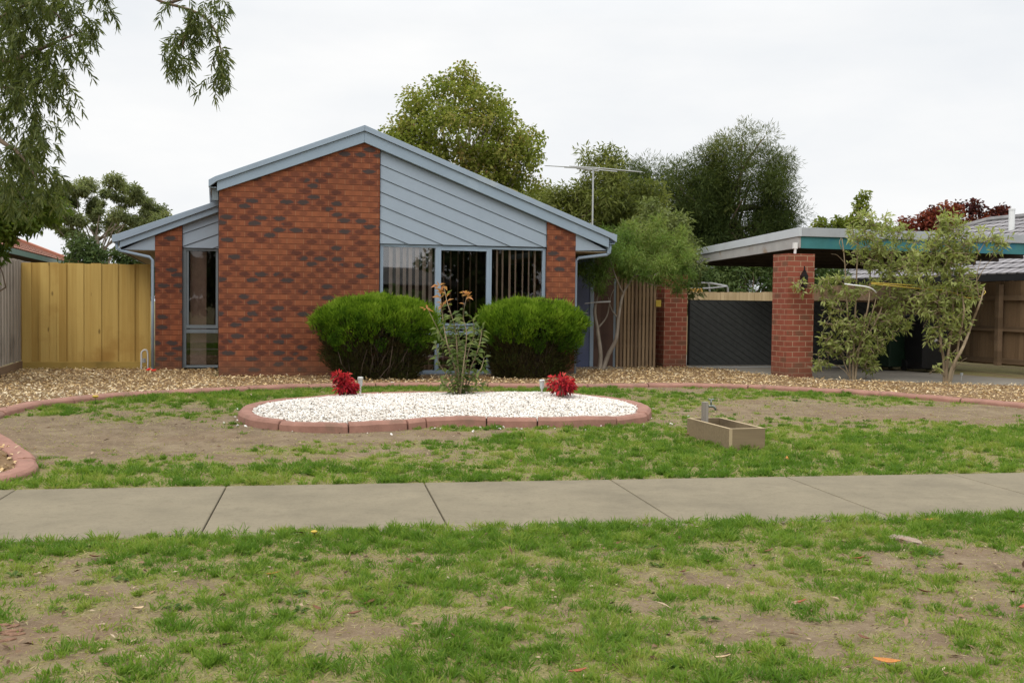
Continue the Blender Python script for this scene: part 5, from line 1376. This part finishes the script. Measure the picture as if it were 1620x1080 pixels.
# ------------------------------------------------------------------ small things by the left wing
gm = thing('gas_pipe', 'pale bent gas pipe rising beside the left downpipe', 'pipe', HW(-1.13, 1.75, 0), PHI)
b = MB(); b.tube(catmull([(-.06, 0, -.02), (-.06, 0, .25), (-.055, 0, .31), (-.01, 0, .345), (.03, 0, .32), (.04, 0, .2), (.04, 0, -.02)], .04), .014, 8); b.build('pipe', M['white_pipe'], gm, smooth=True)
b = MB(); b.tube([(-.02, 0, .14), (-.02, 0, .21)], .03, 10); b.build('regulator', M['galv'], gm)
rp = gp(238, 590.5)
b = MB()
for i in range(7):
    a = i * .9; b.tube(catmull([(-.07 + .02 * i, .02 * math.sin(a), .01), (-.05 + .02 * i, .03 * math.cos(a), .045 + .01 * math.sin(i)), (-.02 + .016 * i, .02 * math.sin(a + 1), .012)], .02), .014, 6)
ro = b.build('red_rag', M['red_plastic'], smooth=True); ro.location = (rp[0], rp[1], rp[2] + .02); tag(ro, 'small crumpled red rag on the wood chips below the left downpipe', 'rag')

# ------------------------------------------------------------------ rocks, bark, leaves and flowers on the grass
def lump(name, label, cat, px, py, sx, sy, sz, mat, rot=0.0, seed=1, group=None):
    c = gp(px, py); nlat, nlon = 9, 14; b = MB(); vs_ = []
    for i in range(nlat + 1):
        for j in range(nlon):
            th = math.pi * i / nlat; ph = 2 * math.pi * j / nlon
            d = np.array([math.sin(th) * math.cos(ph), math.sin(th) * math.sin(ph), math.cos(th)])
            k = 1 + .5 * (float(fbm(np.array(d[0] * 2.2 + seed * 7.0), np.array(d[1] * 2.2 + d[2] * 1.7 + seed), 5)) - .5) + .25 * (float(fbm(np.array(d[0] * 7 + seed), np.array(d[1] * 7 + d[2] * 5), 6)) - .5)
            vs_.append(d * k * [sx, sy, sz])
    fs_ = [(i * nlon + j, (i + 1) * nlon + j, (i + 1) * nlon + (j + 1) % nlon, i * nlon + (j + 1) % nlon) for i in range(nlat) for j in range(nlon)]
    b.add(vs_, fs_); o = b.build(name, mat); o.location = (c[0], c[1], float(zg(c[0], c[1])) + sz * .25); o.rotation_euler = (0, 0, rot)
    return tag(o, label, cat, group)
lump('rock', 'flat pale rock half sunk in the grass near the right of the footpath', 'rock', 1430, 856, .11, .05, .022, M['rock'], -.9, 1)
lump('rock', 'small white stone on the ground under the left hedge', 'rock', 620, 608, .06, .04, .03, M['white_pipe'], 0, 3)
M['bark_piece'] = paint('reddish_bark', (.22, .125, .08), .9, .4, 40, stain=(.36, .25, .15), bumps=.8)
for i, (px, py, l, r_) in enumerate([(8, 1000, .05, .5), (22, 991, .028, 1.0), (27, 1003, .03, .7), (5, 990, .03, .1), (12, 1012, .035, .75), (33, 996, .02, 2.0), (16, 1003, .035, .2)]):
    lump('bark_piece', 'reddish bark scrap in the little pile at the lower left corner', 'bark', px, py, l, .010, .008, M['bark_piece'], r_, i + 11, 'bark scraps at the lower left')
M['leaf_orange'] = paint('orange_dead_leaf', (.50, .20, .05), .7, .25, 30, bumps=0)
M['leaf_brown'] = paint('brown_dead_leaf', (.17, .075, .04), .7, .3, 30, bumps=0)
M['leaf_red'] = paint('rusty_dead_leaf', (.33, .10, .05), .7, .3, 30, bumps=0)
M['leaf_pale'] = paint('pale_dead_leaf', (.58, .42, .25), .7, .2, 30, bumps=0)
def fallen(px, py, s, mat, label, rot):
    c = gp(px, py); b = MB(); nS = 7; vs_ = []; 
    for i in range(nS):
        f = i / (nS - 1); w_ = s * .30 * math.sin(math.pi * min(max(f, .03), .97)) ** .8; x = (f - .5) * s * 1.9; z = .25 * s * (2 * f - 1) ** 2
        vs_ += [(x, -w_, z + w_ * .6), (x, 0, z), (x, w_, z + w_ * .6), (x, -w_, z + w_ * .6 - .002), (x, 0, z - .002), (x, w_, z + w_ * .6 - .002)]
    fs_ = []
    for i in range(nS - 1):
        a, d = i * 6, i * 6 + 6
        fs_ += [(a, d, d + 1, a + 1), (a + 1, d + 1, d + 2, a + 2), (a + 3, a + 4, d + 4, d + 3), (a + 4, a + 5, d + 5, d + 4), (a, a + 3, d + 3, d), (a + 2, d + 2, d + 5, a + 5)]
    b.add(vs_, fs_); o = b.build('fallen_leaf', mat, smooth=True)
    o.location = (c[0], c[1], float(zg(c[0], c[1])) + .014); o.rotation_euler = (random.uniform(-.3, .3), random.uniform(-.3, .3), rot)
    tag(o, label, 'leaf', 'fallen leaves on the grass')
fallen(1403, 1052, .05, M['leaf_orange'], 'bright orange fallen leaf near the bottom right of the verge', -.4)
fallen(433, 912, .035, M['leaf_orange'], 'orange fallen leaf left of centre on the verge below the footpath', .5)
fallen(218, 966, .034, M['leaf_pale'], 'pale orange fallen leaf on the left part of the verge', 1.2)
fallen(1266, 957, .03, M['leaf_red'], 'small dark red fallen leaf right of centre on the bare verge', .1)
fallen(1358, 884, .038, M['leaf_red'], 'rusty red fallen leaf in grass left of the flat pale rock', -.6)
fallen(914, 1068, .035, M['leaf_red'], 'reddish fallen leaf at the bottom edge near the centre', .2)
fallen(1143, 1044, .034, M['leaf_pale'], 'pale fallen leaf on the bare earth at the bottom', -.3)
fallen(1617, 968, .04, M['leaf_red'], 'red fallen leaf at the right edge of the verge', .9)
fallen(1245, 728, .045, M['leaf_orange'], 'orange fallen leaf on the lawn right of the timber box', 1.4)
fallen(1090, 688, .06, M['leaf_pale'], 'curled tan fallen leaf against the left side of the timber box', .4)
fallen(1112, 690, .05, M['leaf_orange'], 'orange brown fallen leaf touching the long side of the timber box', -.5)
fallen(975, 864, .035, M['leaf_brown'], 'brown fallen leaf in the long grass just below the footpath', .3)
fallen(1471, 826, .04, M['leaf_orange'], 'orange fallen leaf beside the footpath above the flat pale rock', 2.4)
for px, py in [(586, 953), (560, 973), (503, 965), (1115, 890), (1460, 940), (1365, 1015), (850, 930), (720, 1012), (150, 885), (1080, 910), (1216, 872), (650, 892)]:
    fallen(px + random.uniform(-2, 2), py, random.uniform(.022, .034), M['leaf_brown'], 'small dry brown fallen leaf lying on the patchy verge', random.uniform(0, 6))
def dandelion(px, py, label, s=1.0):
    c = gp(px, py); o = thing('dandelion', label, 'flower', (c[0], c[1], float(zg(c[0], c[1]))))
    b = MB(); b.tube([(0, 0, -.01), (0, 0, .035 * s)], .002, 5); b.build('stem', M['green_plastic'], o)
    b = MB(); b.tube([(0, 0, .035 * s), (0, 0, .045 * s), (0, 0, .05 * s)], [.010 * s, .019 * s, .012 * s], 12); b.build('flower_head', M['yellow'], o)
dandelion(497, 853, 'yellow dandelion in the grass just below the footpath')
dandelion(151, 639, 'yellow dandelion on the lawn beside the back left edging', 2.0)

# ------------------------------------------------------------------ weeds and litter in the grass
M['weed'] = leafmat('broad_weed_leaf', [(.055, .105, .028), (.09, .15, .036), (.15, .20, .05)], .3)
M['litter'] = leafmat('dry_litter', [(.05, .03, .02), (.12, .07, .04), (.26, .17, .10), (.45, .36, .25)], 0)
PP, DD, NN, LL = [], [], [], []
for _ in range(160):
    t_ = random.uniform(-5, 6); v_ = random.choice([random.uniform(3, 6.1), random.uniform(3, 6.1), random.uniform(7.9, 12.5)])
    q = Rt(t_, v_, 0); 
    if v_ > 7 and (not in_poly(q[:1], q[1:2], LAWN)[0] or float(isl_depth(q[0], q[1])) < .2 or in_poly(q[:1], q[1:2], ic)[0]): continue
    if float(cover(q[0], q[1])) < .25: continue
    z_ = float(zg(q[0], q[1])); k_ = random.randint(7, 16); R_ = random.uniform(.02, .045)
    for j in range(k_):
        a = j * 2.4 + random.uniform(-.3, .3); e_ = random.uniform(.1, .9)
        PP.append((q[0] + math.cos(a) * .008, q[1] + math.sin(a) * .008, z_ + .004)); DD.append((math.cos(a), math.sin(a), e_)); NN.append((0, 0, 1)); LL.append(R_ * random.uniform(.7, 1.3))
PP = np.array(PP); n = len(PP); LL = np.array(LL)
V, Fq = leaf_geo(PP, nrm(np.array(DD)), nrm(np.array(NN, float) + rng.normal(size=(n, 3)) * .2), LL, LL * .42, .25)
tag(quads_mesh('weeds', V, Fq, M['weed'], tint=rng.uniform(0, 1, n)), 'low broad leaved weeds growing among the grass', 'weeds', kind='stuff')
n = 9500
t_ = rng.uniform(-5.5, 7, n); v_ = np.where(rng.uniform(size=n) < .55, rng.uniform(2.6, 6.2, n), rng.uniform(7.75, 14.5, n))
x = t_ * T[0] + v_ * NV[0]; y = t_ * T[1] + v_ * NV[1]
inb = in_poly(x, y, ic); k = (v_ < 7) | (in_poly(x, y, LAWN) & (~inb | (rng.uniform(size=n) < .16)) & (isl_depth(x, y) > .1)); x, y, v_, inb = x[k], y[k], v_[k], inb[k]; n = len(x)
lift = np.where(inb, mound(x, y) + .022, 0)
D = nrm(rng.normal(size=(n, 3)) * [1, 1, .12]); L_ = rng.gamma(1.6, .011, n) + .006
V, Fq = leaf_geo(np.stack([x, y, zg(x, y) + lift + .006 + rng.uniform(0, .012, n)], 1), D, nrm(np.array([0, 0, 1.]) + rng.normal(size=(n, 3)) * .4), L_, np.clip(L_ * rng.uniform(.1, .6, n), .003, .02), .05)
tag(quads_mesh('ground_litter', V, Fq, M['litter'], tint=rng.beta(1.3, 1.3, n)), 'small twigs and dry leaf scraps littering the lawn and verge', 'litter', kind='stuff')
